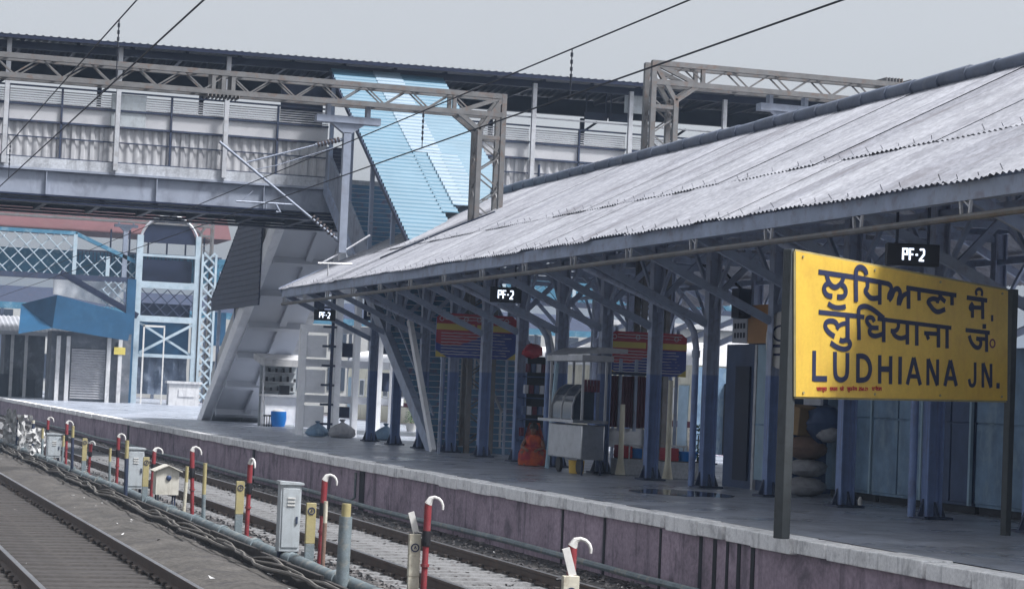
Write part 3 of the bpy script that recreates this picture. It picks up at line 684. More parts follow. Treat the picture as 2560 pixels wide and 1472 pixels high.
mb = MB(); mb.tube([G(800, 660), G(858, 629), G(925, 588)], .028, 6); mb.tube([G(795, 658), G(880, 660)], .028, 6); mb.tube([G(820, 660), G(820, 690)], .02, 6); mb.build('lower_stay', 'galv_pale', g1)
mb = MB()
for x in (9.35, 9.6, 9.85): mb.b2((x-.05, YG-.3, 8.95), (x+.05, YG+.3, 9.42))
for k in range(9): mb.b2((9.2+k*.1, YG-.33, 8.80), (9.23+k*.1, YG+.33, 8.86))
mb.build('clamp_plates', 'galv', g1)
g2_ = gantry('steel lattice gantry standing behind the canopy ridge at upper right', 52.0, 19.85, 36, 9.62, 10.1, [(19.9, 20.52, -1), (35.3, 35.9, 1)])
drop_arm(g2_, 52.0, 23.72, 9.58, 9.22, 6.9, .2, .8)
mb = MB()
for x in (26.4, 27.1, 27.4):
    for k in range(6): mb.b2((x+k*.09, 51.7, 10.17), (x+k*.09+.03, 52.3, 10.27))
mb.build('clamp_plates', 'galv', g2_)
g3 = gantry('distant lattice gantry seen beneath the footbridge beside the arched tower', 141.0, 2.0, 24.2, 11.5, 12.15, [(23.45, 24.2, 1)], d=.6)
drop_arm(g3, 141.0, 18.66, 11.5, 11.2, 7.9, .3, .75)
# ---------------------------------------------------------------- overhead wires
def wire(name, label, x, f, y0, y1, r, cat='wire'):
    mb = MB(); n = 40
    mb.tube([(x(y) if callable(x) else x, y, f(y)) for y in [y0+(y1-y0)*k/n for k in range(n+1)]], r, 5, caps=False)
    return tag(mb.build(name, 'wire', None), label, cat, 'overhead line wires')
SP = 30.0
def cat_z(base, low, y, ref): k = ((y-ref) % SP)/SP; return low+(base-low)*(2*k-1)**2
fA = lambda y: 6.22+.05*math.cos((y-31)/12)
fB = lambda y: 5.5-.0+.06*((y-40)/25)
fC = lambda y: 5.96-.001*(y-22)
fD = lambda y: 5.36+.0005*(y-18)
wire('catenary_wire', 'upper suspension wire above the lower left track', 3.6, fA, 6, 190, .0105)
wire('contact_wire', 'lower contact wire above the lower left track', 3.6, fB, 6, 190, .0115)
wire('catenary_wire', 'upper suspension wire rising to the top centre of the picture', 8.9, fC, 6, 190, .0105)
wire('contact_wire', 'lower contact wire rising past the right gantry corner', 8.9, fD, 6, 190, .0115)
for x, fa, fb, px, py, n_ in ((8.9, fC, fD, 1430, 132, 'beneath the suspension wire high in the sky at top centre'), (8.9, fC, fD, 1058, 297, 'in front of the pale strip of the blue stair roof'), (3.6, fA, fB, 297, 68, 'at upper left above the footbridge roof'), (3.6, fA, fB, 28, 320, 'by the left edge in front of the footbridge panels')):
    q = at('X', x, px, py); mb = MB(); mb.tube([(x, q.y, fa(q.y)), (x, q.y, fb(q.y))], .008, 5)
    for k in range(5): z = fa(q.y)-(.05+.09*k); mb.tube([(x, q.y, z), (x, q.y, z-.05)], .018, 6)
    tag(mb.build('wire_dropper', 'wire'), 'short vertical wire dropper '+n_, 'wire dropper', 'wire droppers')
# ---------------------------------------------------------------- distant left: old lattice footbridge, tower, kiosk
YO = 141.0
def O(x, y, Y=YO): return at('Y', Y, x, y)
lf = thing('lattice_footbridge', 'old blue lattice footbridge with dark red roof beyond the covered footbridge', 'footbridge', (14, YO, 0))
def lattice(mb, x0, x1, zb, zt, y, p, w, d=.05, topf=None):
    x = x0-(zt-zb)
    while x < x1:
        for s in (1, -1):
            ya = y+(.04 if s > 0 else -.04)
            a = V((x, ya, zb if s > 0 else zt)); b = V((x+(zt-zb), ya, zt if s > 0 else zb))
            t0 = max(0, (x0-a.x)/(b.x-a.x)); t1 = min(1, (x1-a.x)/(b.x-a.x))
            if t1 > t0+.02: mb.bar(a.lerp(b, t0), a.lerp(b, t1), d, w, ref=(0, 1, 0))
        x += p
for (xa, xb, nm) in ((-6, 10.4, 0), (10.4, 15.5, 1), (15.5, 19.4, 2), (24.2, 62, 3)):
    mb = MB(); lattice(mb, xa, xb, 7.95, 10.45 if nm < 2 else 9.2, YO, .95, .21, .06); mb.build('lattice_panel', 'lattice_white' if nm in (1, 2) else 'lattice_blue', lf)
mb = MB(); mb.b2((-6, YO-.15, 10.45), (15.6, YO+.15, 10.68)); mb.bar((15.5, YO, 10.56), (19.4, YO, 8.95), .3, .24); mb.b2((24.1, YO-.15, 9.1), (62, YO+.15, 9.35)); mb.build('top_chord', 'lattice_blue', lf)
mb = MB(); mb.b2((-6, YO-.2, 7.6), (19.4, YO+.2, 7.95)); mb.b2((24.1, YO-.2, 7.6), (62, YO+.2, 7.95)); mb.build('bottom_chord', 'steel_dark', lf)
for x in (0, 5, 10.4, 15.5, 17.6, 29, 34, 39, 44, 49): mb = MB(); mb.b2((x-.12, YO-.2, 7.9), (x+.12, YO-.1, 10.5 if x < 15.6 else 9.2)); mb.build('post', 'lattice_white', lf)
mb = MB(); mb.b2((-6, YO+2.6, 7.95), (62, YO+2.7, 9.6)); mb.build('rear_panel', 'lattice_blue', lf)
mb = MB(); mb.prism([(-8, YO+.8, 10.8), (-8, YO+3.5, 12.75), (-8, YO+6.5, 12.75), (-8, YO+6.5, 10.8)], (33.6, 0, 0)); mb.build('roof', 'red_sheet', lf)
for x in (17.8, 19, 20.2, 21.4, 22.6, 23.8): mb = MB(); mb.b2((x-.05, YO+.5, 7.9), (x+.05, YO+.6, 11)); mb.build('roof_post', 'steel_dark', lf)
mb = MB(); mb.b2((15.6, YO+.62, 9.5), (25, YO+.68, 9.6)); 
for k in range(40): mb.b2((15.8+.23*k, YO+.6, 8.9), (15.84+.23*k, YO+.65, 9.5))
mb.build('railing', 'steel_dark', lf)
mb = MB(); mb.bar((14.6, YO-1.0, 8.0), (19.5, YO-1.0, 5.5), .5, .35); mb.bar((14.6, YO-1.0, 8.0), (19.5, YO-1.0, 5.5), .52, .15); mb.build('stair_stringer', 'navy', lf)
mb = MB(); lattice(mb, 17.2, 19.4, 5.9, 7.6, YO-.9, .62, .12); mb.build('stair_lattice', 'lattice_white', lf)
mb = MB(); mb.prism([(14.4, YO+1, 7.7), (18.8, YO+1, 7.6), (18.9, YO+1, 6.0), (14.4, YO+1, 6.7)], (0, .2, 0)); mb.build('stair_wall', 'whitewash', lf)
# tower with round-topped frame
tw = thing('lattice_tower', 'tall blue lattice tower with a round arched top frame', 'tower', (21.4, YO, 0))
mb = MB(); mb.b2((18.75, YO-1.3, 0), (19.3, YO-.8, 7.8)); mb.build('box_leg', 'tarp_blue', tw)
mb = MB(); mb.b2((19.35, YO-.5, 0), (19.75, YO-.2, 10.7)); mb.build('leg', 'lattice_white', tw)
mb = MB(); mb.b2((23.1, YO-.5, 0), (23.42, YO-.2, 10.8)); mb.build('leg', 'lattice_white', tw)
mb = MB(); mb.tube(arc((21.4, YO-.35, 10.2), 1.85, 180, 0, 18), .09, 6, caps=False); mb.build('arch', 'galv_pale', tw)
mb = MB(); mb.prism([p+V((0, .1, 0)) for p in arc((21.4, YO-.35, 10.25), 1.72, 180, 0, 16)], (0, .08, 0)); mb.build('arch_infill', 'navy', tw)
for z, h in ((7.35, .42), (5.2, .38), (2.95, .22), (9.35, .16)): mb = MB(); mb.b2((19.75, YO-.5, z), (23.1, YO-.3, z+h)); mb.build('cross_beam', 'lattice_white', tw)
mb = MB(); lattice(mb, 19.8, 23.1, 5.6, 7.3, YO-.2, .84, .1); mb.build('lattice_screen', 'steel_dark', tw)
mb = MB(); mb.bar((19.8, YO-.45, 3.2), (23.1, YO-.45, 5.1), .12, .16); mb.bar((19.8, YO-.3, 5.1), (23.1, YO-.3, 3.2), .12, .14); mb.build('cross_brace', 'lattice_white', tw)
mb = MB(); mb.b2((23.55, YO-.6, 0), (23.66, YO-.5, 9.7)); mb.b2((24.35, YO-.6, 0), (24.46, YO-.5, 9.7)); lattice(mb, 23.66, 24.35, 0.3, 9.6, YO-.55, .7, .1); lat = mb
k = .4; mb = MB(); mb.b2((23.5, YO-.62, 0), (23.64, YO-.48, 9.7)); mb.b2((24.36, YO-.62, 0), (24.5, YO-.48, 9.7))
z = .2
while z < 9.4: mb.bar((23.64, YO-.52, z), (24.36, YO-.52, z+.72), .12, .05, ref=(0, 1, 0)); mb.bar((24.36, YO-.58, z), (23.64, YO-.58, z+.72), .12, .05, ref=(0, 1, 0)); z += .74
mb.build('lattice_leg', 'lattice_white', tw)
mb = MB(); mb.b2((19.9, YO-1.2, 0), (20.0, YO-1.1, 5.0)); mb.b2((21.2, YO-1.2, 0), (21.28, YO-1.12, 4.9)); mb.b2((19.9, YO-1.2, 4.85), (21.28, YO-1.1, 4.97)); mb.build('light_frame', 'white_paint', tw)
mb = MB()
for i in range(12):
    for j in range(8): pass
nx, nz = 14, 10; vs = [(19.9+3.1*i/nx, YO+.35+.12*math.sin(i*1.7)+.1*random.random()+.1*math.sin(j*.9+i), .6+2.4*j/nz) for j in range(nz+1) for i in range(nx+1)]
mb.add(vs, [(j*(nx+1)+i, j*(nx+1)+i+1, (j+1)*(nx+1)+i+1, (j+1)*(nx+1)+i) for j in range(nz) for i in range(nx)]); 
tag(mb.build('tarpaulin', 'tarp_grey'), 'dark creased tarpaulin hanging at the foot of the lattice tower', 'tarpaulin')
mb = MB(); mb.b2((21.3, 137.2, 0), (23.2, 138, 1.35)); mb.b2((21.15, 137.1, 1.35), (23.35, 138.1, 1.5)); mb.b2((21.9, 137.15, .55), (22.9, 137.2, 1.0))
tag(mb.build('whitewashed_counter', 'concrete_pale'), 'low whitewashed block in front of the hanging tarpaulin', 'counter')
for z0, z1, mt in ((3.0, 5.2, 'tarp_blue'), (7.75, 9.2, 'navy'), (5.6, 6.4, 'navy')): mb = MB(); mb.b2((19.8, YO+.1, z0), (23.0, YO+.16, z1)); mb.build('backing_panel', mt, tw)
# dark sheet backing and small blue cabin behind the tower
mb = MB(); mb.b2((24.6, 141.5, 3.9), (25.45, 142.2, 6.05)); tag(mb.build('blue_cabin', 'tarp_blue'), 'small blue sheet cabin right of the lattice tower', 'cabin')
# kiosk with blue awning
kk = thing('platform_kiosk', 'closed platform kiosk with big blue sheet awning and ribbed roller shutter', 'kiosk', (16, 138, 0))
mb = MB()
P = [O(64, 757, 137), O(143, 737, 137), O(332, 787, 137), O(320, 852, 137), O(131, 820, 137), O(46, 834, 137)]
bk = V((0, 4.5, 0))
mb.add([P[1], P[2], P[3], P[4]], [(0, 1, 2, 3)]); mb.add([P[0]+V((0, 3, 0)), P[1], P[4], P[5]], [(0, 1, 2, 3)])
mb.add([P[1], P[2], P[2]+bk, P[1]+bk], [(0, 1, 2, 3)])
mb.build('awning', 'tarp_blue', kk, smooth=False)
mb = MB(); mb.b2((14.1, 138.5, 0), (19.0, 141.2, 4.3)); mb.build('wall', 'shed_grey', kk)
mb = MB(); mb.corr((15.35, 138.42, .15), (0, 0, 1), 3.1, (1, 0, 0), 2.1, (0, -1, 0), .16, .03, 6); mb.build('roller_shutter', 'shutter', kk)
for x in (14.5, 15.1, 17.6, 18.3): mb = MB(); mb.b2((x-.12, 138.1, 0), (x+.12, 138.4, 4.0)); mb.build('pillar', 'concrete_pale', kk)
mb = MB(); mb.b2((17.9, 138.05, 3.0), (18.6, 138.1, 3.45)); mb.build('name_plate', 'board_yellow', kk)
# long grey sheds at far left
sh = thing('platform_shed', 'low dark open shed on the platform at far left', 'shed', (8, 150, 0))
mb = MB(); mb.b2((12.2, 149.5, 0), (14.8, 153, 4.2)); mb.build('wall', 'shed_grey', sh)
mb = MB(); mb.corr((10.5, 148.2, 4.3), (1, 0, 0), 9, (0, 1, .2), 6, (0, -.2, 1), .3, .04, 4); mb.b2((10.5, 148.1, 4.1), (19.5, 148.25, 4.35)); mb.build('roof', 'sheet_under', sh)
for x in (11.6, 12.6, 13.5): mb = MB(); mb.b2((x-.1, 148.6, 0), (x+.1, 148.8, 4.1)); mb.build('post', 'concrete_pale', sh)
for x, h in ((12.1, 1.5), (12.9, 1.9), (13.9, 1.2)): mb = MB(); mb.b2((x-.35, 149.2, .0), (x+.35, 149.45, h)); mb.build('shelf', 'dark', sh)
fc = thing('far_canopy', 'distant station canopy with dark roof edge seen under the lattice footbridge', 'canopy', (12, 175, 0))
mb = MB(); mb.prism([(-8, 172, 7.0), (-8, 176, 8.4), (-8, 180, 7.0), (-8, 180, 6.8), (-8, 172, 6.8)], (72, 0, 0)); mb.build('roof', 'steel_dark', fc)
mb = MB(); mb.b2((-8, 171.9, 6.5), (64, 172.1, 7.0)); mb.build('fascia', 'lattice_blue', fc)
for x in range(-6, 62, 4): mb = MB(); mb.b2((x-.12, 175.9, -1), (x+.12, 176.1, 7.2)); mb.build('column', 'steel_blue', fc)
bd = thing('station_building', 'pale station building with rows of windows far behind the platforms', 'building', (30, 215, 0))
mb = MB(); mb.b2((-30, 210, -1), (95, 226, 9.0)); mb.build('wall', 'building', bd)
for r in range(2):
    for x in range(-28, 94, 4): mb = MB(); mb.b2((x, 209.9, 1.2+4*r), (x+1.7, 210.05, 3.5+4*r)); mb.build('window', 'glass_dark', bd)
mb = MB(); mb.b2((-30.4, 209.5, 9.0), (95.4, 226.4, 9.5)); mb.build('parapet', 'concrete_pale', bd)
# ---------------------------------------------------------------- coaches on the track behind the platform
def coach(y0, y1, label):
    t = thing('railway_coach', label, 'railway coach', (28.3, (y0+y1)/2, -1))
    x0, x1, zb, ze, zc = 26.75, 29.95, -.15, 2.75, 3.55
    xm, hw = (x0+x1)/2, (x1-x0)/2
    pr = [(x0+.05, zb), (x0, .4), (x0, 1.2), (x0+.03, 2.3), (x0+.06, ze)]
    body = [(x, y0, z) for x, z in pr]+[(2*xm-x, y0, z) for x, z in reversed(pr)]
    mb = MB(); mb.prism(body, (0, y1-y0, 0)); mb.build('body', 'cream', t)
    mb = MB(); rp = [(xm-hw*1.0*math.cos(math.pi*k/12), y0-.05, ze+.002+(zc-ze)*math.sin(math.pi*k/12)**.75) for k in range(13)]; mb.prism(rp, (0, y1-y0+.1, 0)); mb.build('roof', 'coach_white', t)
    y = y0+1.6
    while y < y1-1.5:
        mb = MB(); mb.b2((x0-.02, y, 1.15), (x0+.1, y+.95, 2.02)); f = mb.build('window', 'whitewash', t)
        mb = MB(); mb.b2((x0-.03, y+.08, 1.22), (x0-.015, y+.87, 1.95)); mb.build('pane', 'glass_dark', f); y += 1.62
    for ya in (y0+.35, y1-1.15): mb = MB(); mb.b2((x0-.03, ya, -.1), (x0+.02, ya+.8, 2.1)); mb.build('door', 'kiosk_pale', t)
    mb = MB(); mb.b2((x0-.015, y0, .75), (x0+.02, y1, .95)); mb.build('waist_band', 'maroon', t)
    mb = MB(); mb.b2((xm-.55, y0-.35, -.1), (xm+.55, y0-.02, 2.2)); mb.build('gangway', 'black_rubber', t)
    mb = MB(); mb.b2((x0+.1, y0-.05, -.1), (x1-.1, y0-.01, 2.7)); mb.build('end_panel', 'kiosk', t)
    mb = MB(); mb.b2((x0+.3, y0, -.75), (x1-.3, y1, -.16)); mb.build('underframe', 'dark', t)
    for yy in (y0+3.2, y1-3.2):
        mb = MB()
        for s in (-1.3, 1.3):
            for xx in (xm-.84, xm+.84): mb.tube([(xx-.06, yy+s, -.42), (xx+.06, yy+s, -.42)], .45, 14)
        mb.build('bogie', 'dark', t)
coach(65.0, 88.2, 'cream railway coach with white roof whose end faces the camera behind the columns')
coach(89.2, 112.4, 'cream railway coach coupled behind the nearer one, seen past the white pier')
# ---------------------------------------------------------------- services row between the tracks
XS = 7.1
bp = MB(); y = 14.0                                        # big water main with joints
segs = []
while y < 118: segs.append(y); y += 2.75
bpipe = thing('water_main', 'thick blue grey water pipe lying between the two tracks', 'pipe', (6.6, 50, GZ))
mb = MB()
for y in segs:
    dz = random.uniform(-.02, .02); mb.tube([(6.6+random.uniform(-.02, .02), y, -.87+dz), (6.6, y+2.72, -.87+random.uniform(-.02, .02))], .09, 12)
mb.build('pipe', 'pipe_grey', bpipe)
for y in segs:
    mb = MB(); mb.tube([(6.6, y-.1, -.87), (6.6, y+.1, -.87)], .115, 12); mb.build('joint', 'pipe_post', bpipe)
mb = MB(); y = 14.0                                        # low kerb of the cable trench
while y < 110:
    l = random.uniform(1.6, 2.6); dx = random.uniform(-.03, .03)
    mb.box((6.27+dx, y+l/2, GZ+.10+random.uniform(-.02, .02)), (.06, l-.03, .30), rz=random.uniform(-.012, .012), rx=random.uniform(-.008, .008)); y += l
mb.mi = 0
tag(mb.build('trench_kerb', 'apron', smooth=False, bevel=.01), 'low broken concrete kerb left of the thick water pipe', 'kerb')
for n_, (x0, am, r, lab) in enumerate(((6.13, .05, .022, 'black cable sagging highest along the trench kerb'), (6.03, .09, .018, 'black cable looping along the ground left of the trench kerb'), (5.93, .07, .026, 'thickest black cable lying furthest from the trench kerb'))):
    mb = MB(); pts = []; y = 16
    while y < 100:
        pts.append((x0+am*math.sin(y*1.1+n_*2)+random.uniform(-.03, .03), y, GZ+.13+(.12 if n_ == 0 else .05)*abs(math.sin(y*.9+n_))+(.06 if n_ else .0))); y += .45
    mb.tube(pts, r, 6); tag(mb.build('cable', 'cable'), lab, 'cable', 'cables along the trench')
# red hydrants
def hydrant(y, label, h=1.3, x=XS, lean=(0, 0), hook=40, first=[None]):
    t = thing('water_hydrant', label, 'hydrant', (x, y, GZ), 'red hydrants between the tracks')
    P = lambda z, dx=0, dy=0: (x+lean[0]*z/h+dx, y+lean[1]*z/h+dy, GZ+z)
    mb = MB(); mb.tube([P(0), P(h*.64)], .037, 10); mb.tube([P(h*.40), P(h*.425)], .052, 10); mb.tube([P(.02), P(.07)], .085, 10); mb.build('standpipe', 'red', t)
    mb = MB(); mb.tube([P(h*.58), P(h*.60), P(h*.715)], [.046, .054, .052], 10); mb.tube([P(h*.69, -.03), P(h*.70, -.12), P(h*.695, -.15)], .015, 6); mb.build('hose_band', 'black_rubber', t)
    mb = MB(); mb.tube([P(h*.715), P(h*.93), P(h*.965), P(h*.985)], [.045, .046, .042, .026], 12); mb.build('cap', 'red', t)
    a = math.radians(hook); c, s = math.cos(a), math.sin(a)
    pts = [(0, .95), (.03, 1.0), (.075, 1.012), (.125, 1.0), (.16, .975), (.178, .94), (.178, .905)]
    mb = MB(); mb.tube([P(h*z, d*c, -d*s) for d, z in pts], [.05, .034, .021, .019, .018, .017, .014], 8); mb.build('spout', 'white_paint', t)
    return t
HY = [(69.7, 'red hydrant furthest away, near the left edge'), (64.1, 'second furthest red hydrant, left of the small grey posts'), (58.7, 'short red hydrant among yellow topped posts at far left'), (53.1, 'red hydrant just left of the grey cabinet in front of the purple wall'), (47.5, 'red hydrant mostly hidden behind the gabled white box'), (42.1, 'red hydrant with bright white hook right of the gabled white box'), (36.6, 'tall red hydrant beside the yellow and green number post'), (31.05, 'red hydrant with white hook right of the large grey cabinet'), (25.45, 'red hydrant with white hook right of the broad grey pipe post'), (20.2, 'nearest red hydrant at the bottom edge by the 54 post')]
for i, (y, lab) in enumerate(HY):
    hydrant(y, lab, h=(1.3, 1.32, .92, 1.28, 1.15, 1.36, 1.36, 1.36, 1.36, 1.26)[i], lean=((.02, 0), (-.02, .02), (.03, 0), (0, 0), (.03, 0), (-.06, .02), (.01, 0), (.02, -.03), (.02, 0), (.02, 0))[i], hook=(30, 20, 60, 35, 20, 25, 75, 25, 25, 25)[i])
def srv(px, ybase, ytop, X):
    q = at('X', X, px, ybase); z = at('Y', q.y, px, ytop).z; return q.y, max(.3, z-GZ)
# grey equipment cabinets
def cabinet(px, yb, yt, X, w, d, label):
    y, h = srv(px, yb, yt, X)
    t = thing('equipment_cabinet', label, 'cabinet', (X, y, GZ), 'grey cabinets between the tracks')
    mb = MB(); mb.b2((X-w/2, y-d/2, GZ+.27), (X+w/2, y+d/2, GZ+h)); mb.build('body', 'cabinet', t, bevel=.008)
    mb = MB(); mb.prism([(X-w/2-.02, y-d/2-.03, GZ+h+.001), (X+w/2+.03, y-d/2-.03, GZ+h+.001), (X+w/2+.03, y-d/2-.03, GZ+h+.03), (X-w/2-.02, y-d/2-.03, GZ+h+.05)], (0, d+.06, 0)); mb.build('lid', 'cabinet', t)
    mb = MB(); mb.b2((X-w/2+.03, y-d/2-.015, GZ+.33), (X+w/2-.02, y-d/2-.001, GZ+h-.05)); dr = mb.build('door', 'cabinet', t, bevel=.006)
    mb = MB()
    for k in range(3): mb.b2((X-.05, y-d/2-.028, GZ+h-.2-.05*k), (X+.06, y-d/2-.016, GZ+h-.18-.05*k))
    mb.build('vent', 'white_paint', dr)
    mb = MB(); mb.b2((X+w/2-.07, y-d/2-.035, GZ+h*.55), (X+w/2-.045, y-d/2-.016, GZ+h*.55+.1)); mb.build('handle', 'steel_dark', dr)
    for sx in (-1, 1): mb = MB(); mb.b2((X+sx*w*.38-.025, y-.03, GZ), (X+sx*w*.38+.025, y+.03, GZ+.27)); mb.build('leg', 'steel_dark', t)
cabinet(716, 1405, 1210, 6.62, .30, .22, 'large pale grey cabinet on legs with louvre marks, nearest of the cabinets')
cabinet(333, 1232, 1122, 6.75, .36, .3, 'grey cabinet standing left of the gabled white box')
cabinet(131, 1163, 1086, 6.75, .4, .3, 'small grey cabinet far off near the left edge')
# gabled white box
y, h = srv(412, 1262, 1170, 6.95)
t = thing('gabled_box', 'cream white meter box with a small gable roof and blue knob on thin legs', 'meter box', (6.95, y, GZ))
X = 6.95; w, d = .46, .42; zb, ze = GZ+.33, GZ+.80
mb = MB(); mb.b2((X-w/2, y-d/2, zb), (X+w/2, y+d/2, ze)); mb.prism([(X-w/2, y-d/2, ze), (X+w/2, y-d/2, ze), (X, y-d/2, ze+.1)], (0, d, 0)); mb.build('body', 'beige_box', t)
mb = MB()
for s in (-1, 1): mb.bar((X, y, ze+.125), (X+s*(w/2+.06), y, ze+.0), d+.14, .02, ref=(0, 0, 1))
mb.build('roof', 'beige_box', t)
mb = MB(); mb.ball((X+.02, y-d/2-.01, ze-.13), .055, 10, 8, (1, .5, 1)); mb.build('knob', 'kiosk_dark', t)
for sx in (-1, 1):
    for sy in (-1, 1): mb = MB(); mb.b2((X+sx*.17-.015, y+sy*.15-.015, GZ), (X+sx*.17+.015, y+sy*.15+.015, zb)); mb.build('leg', 'steel_dark', t)
# number posts and marker pipes
def ring(mb, c, r, w, n=18, nrm=(0, -1, 0)):
    c = V(c); pts = [c+V((r*math.cos(2*math.pi*k/n), 0, r*math.sin(2*math.pi*k/n))) for k in range(n+1)]; ribbon(mb, pts, w, nrm, .006, .002)
def numpost(px, yb, yt, X, w, label, digits=None, blade=False, base='pipe_post'):
    y, h = srv(px, yb, yt, X)
    t = thing('number_post', label, 'marker post', (X, y, GZ), 'painted number posts')
    mb = MB(); mb.b2((X-w/2, y-.035, GZ+h*.45), (X+w/2, y+.035, GZ+h)); mb.build('upper_plate', 'post_white' if blade else 'post_yellow', t, bevel=.006)
    mb = MB(); mb.b2((X-w/2+.004, y-.033, GZ), (X+w/2-.004, y+.033, GZ+h*.448)); mb.build('lower_plate', base, t, bevel=.006)
    mb = MB(); c = V((X, y-.035, GZ+h-.11-(.05 if blade else 0))); ring(mb, c, .045, .014)
    if digits:
        for k, l in enumerate(digits): ribbon(mb, [c+V((a*.04, 0, b*.05)) for a, b in l], .01, (0, -1, 0), .006, .003+.0005*k)
    else: ribbon(mb, [c+V((-.012, 0, -.015)), c+V((.0, 0, .018)), c+V((.014, 0, -.015))], .01, (0, -1, 0), .006, .003)
    mb.build('number_mark', 'ink', t, smooth=False)
    if blade:
        mb = MB(); mb.bar((X+.02, y, GZ+h), (X-.06, y-.0, GZ+h+.26), .075, .02, ref=(0, 1, 0)); mb.build('blade', 'white_paint', t)
numpost(595, 1335, 1202, 6.95, .135, 'yellow over green number post with a black ring, left of the tall red hydrant')
numpost(770, 1440, 1256, 6.72, .135, 'rusty pale number post with a black ring, right of the large grey cabinet')
numpost(1031, 1478, 1334, 7.0, .14, 'pale number post with a slanted white blade, left of the hooked hydrant near the bottom', blade=True, base='post_white')
d5 = [[(-.2, .5), (-.75, .5), (-.75, .1), (-.35, .1), (-.25, -.2), (-.45, -.5), (-.8, -.45)], [(.6, -.5), (.6, .5), (.1, -.15), (.8, -.15)]]
numpost(1420, 1600, 1438, 7.0, .16, 'pale number post reading 54 under a slanted white blade at the bottom edge', d5, blade=True, base='post_white')
numpost(361, 1243, 1142, 6.5, .12, 'yellow number post just left of the gabled white box')
numpost(208, 1188, 1095, 6.8, .12, 'yellow and grey number post in front of the short red hydrant at far left')
def pipepost(px, yb, yt, X, r, label, top=.12, m0='pipe_post', m1='post_yellow', name='marker_pipe'):
    y, h = srv(px, yb, yt, X)
    t = thing(name, label, 'marker pipe', (X, y, GZ), 'upright marker pipes'); lx = random.uniform(-.03, .03)
    mb = MB(); mb.tube([(X, y, GZ), (X+lx, y, GZ+h-top)], r, 10); mb.build('shaft', m0, t)
    mb = MB(); mb.tube([(X+lx, y, GZ+h-top), (X+lx*1.1, y, GZ+h)], r*.97 if r < .07 else r*.72, 10); mb.build('painted_top', m1, t)
    return t
pipepost(853, 1492, 1258, 6.45, .082, 'broad grey pipe post with dull yellow cap near the bottom', .16)
pipepost(508, 1318, 1157, 6.75, .036, 'slim post, yellow above and green grey below, right of the hooked hydrant', .55)
pipepost(458, 1292, 1165, 6.9, .034, 'slim pale post with yellow band between the gabled box and the hydrant', .3, 'post_white')
pipepost(806, 1420, 1252, 6.9, .03, 'thin rusty pipe beside the rusty pale number post', .3, 'sack_brown', 'post_white')
pipepost(314, 1245, 1100, 6.45, .042, 'dark post with yellow top in front of the middle grey cabinet', .38, 'steel_dark')
pipepost(274, 1215, 1120, 6.7, .03, 'thin yellow topped post between the red hydrants left of the middle cabinet', .3, 'pipe_post')
pipepost(180, 1175, 1064, 6.55, .04, 'yellow topped dark post right of the second furthest hydrant', .3, 'steel_dark')
pipepost(154, 1165, 1088, 6.7, .035, 'short yellowish post right of the small far cabinet', .3, 'pipe_post')
pipepost(105, 1145, 1070, 6.7, .04, 'yellowish post left of the furthest hydrant', .3, 'pipe_post')
pipepost(80, 1150, 1050, 6.6, .05, 'dark upright post near the left edge by the white plastic sheet', .1, 'steel_dark', 'post_white')
pipepost(40, 1140, 1040, 6.6, .05, 'dark upright post at the very left edge by the white plastic sheet', .1, 'steel_dark', 'sack_brown')
for px, yb, yt, lab in ((22, 1135, 1022, 'crumpled white plastic sheet caught between posts at the left edge'), (58, 1138, 1035, 'crumpled white plastic sheet second from the left edge'), (90, 1150, 1070, 'smaller crumpled white sheet left of the far cabinet')):
    y, h = srv(px, yb, yt, 6.6); mb = MB(); nx, nz = 9, 12
    vs = [(6.6+.5*(i/nx-.5)*(1-.35*abs(j/nz-.5))+random.uniform(-.04, .04), y+random.uniform(-.1, .1), GZ+.1+(h-.1)*j/nz+random.uniform(-.03, .03)) for j in range(nz+1) for i in range(nx+1)]
    mb.add(vs, [(j*(nx+1)+i, j*(nx+1)+i+1, (j+1)*(nx+1)+i+1, (j+1)*(nx+1)+i) for j in range(nz) for i in range(nx) if random.random() > .12])
    tag(mb.build('plastic_sheet', 'litter'), lab, 'plastic sheet', 'plastic sheets caught on the posts')
# ---------------------------------------------------------------- things on the platform
def boxpart(name, m, parent, lo, hi, bevel=0, label=None): mb = MB(); mb.b2(lo, hi); return mb.build(name, m, parent, bevel=bevel, label=label)
# vending stall in the sunlight beyond the canopy
t = thing('vending_stall', 'small pale vending stall with canopy and shelves under the concrete stairs', 'stall', (16.9, 82, 0))
boxpart('counter', 'whitewash', t, (16.2, 81.0, .08), (17.6, 81.9, 1.12)); boxpart('counter_top', 'galv_pale', t, (16.1, 80.85, 1.12), (17.7, 81.95, 1.2))
boxpart('back_panel', 'cabinet', t, (16.2, 82.3, .0), (17.6, 82.36, 2.4))
for k in range(3):
    boxpart('shelf', 'galv_pale', t, (16.25, 82.05, 1.3+.35*k), (17.55, 82.3, 1.33+.35*k))
mb = MB()
for k in range(14): x = 16.3+.09*k; z = 1.335+.35*(k % 3); mb.b2((x, 82.08, z), (x+.07, 82.2, z+random.uniform(.12, .24)))
mb.build('goods', 'dark', t); boxpart('till', 'dark', t, (16.75, 81.1, 1.205), (17.1, 81.4, 1.55))
mb = MB(); mb.prism([(15.95, 80.6, 2.25), (15.95, 82.5, 2.5), (15.95, 82.5, 2.72), (15.95, 80.6, 2.5)], (1.75, 0, 0)); mb.build('canopy', 'concrete_pale', t)
for x in (16.05, 17.6): boxpart('post', 'galv_pale', t, (x-.03, 80.8, .0), (x+.03, 80.86, 2.3))
mb = MB(); n = 16
mb.tube([(16.62, 80.55, .02), (16.62, 80.55, .3), (16.62, 80.55, .58)], [.24, .3, .29], 16); o = mb.build('waste_bin', 'blue_plastic'); tag(o, 'blue plastic waste bin in front of the pale vending stall', 'bin')
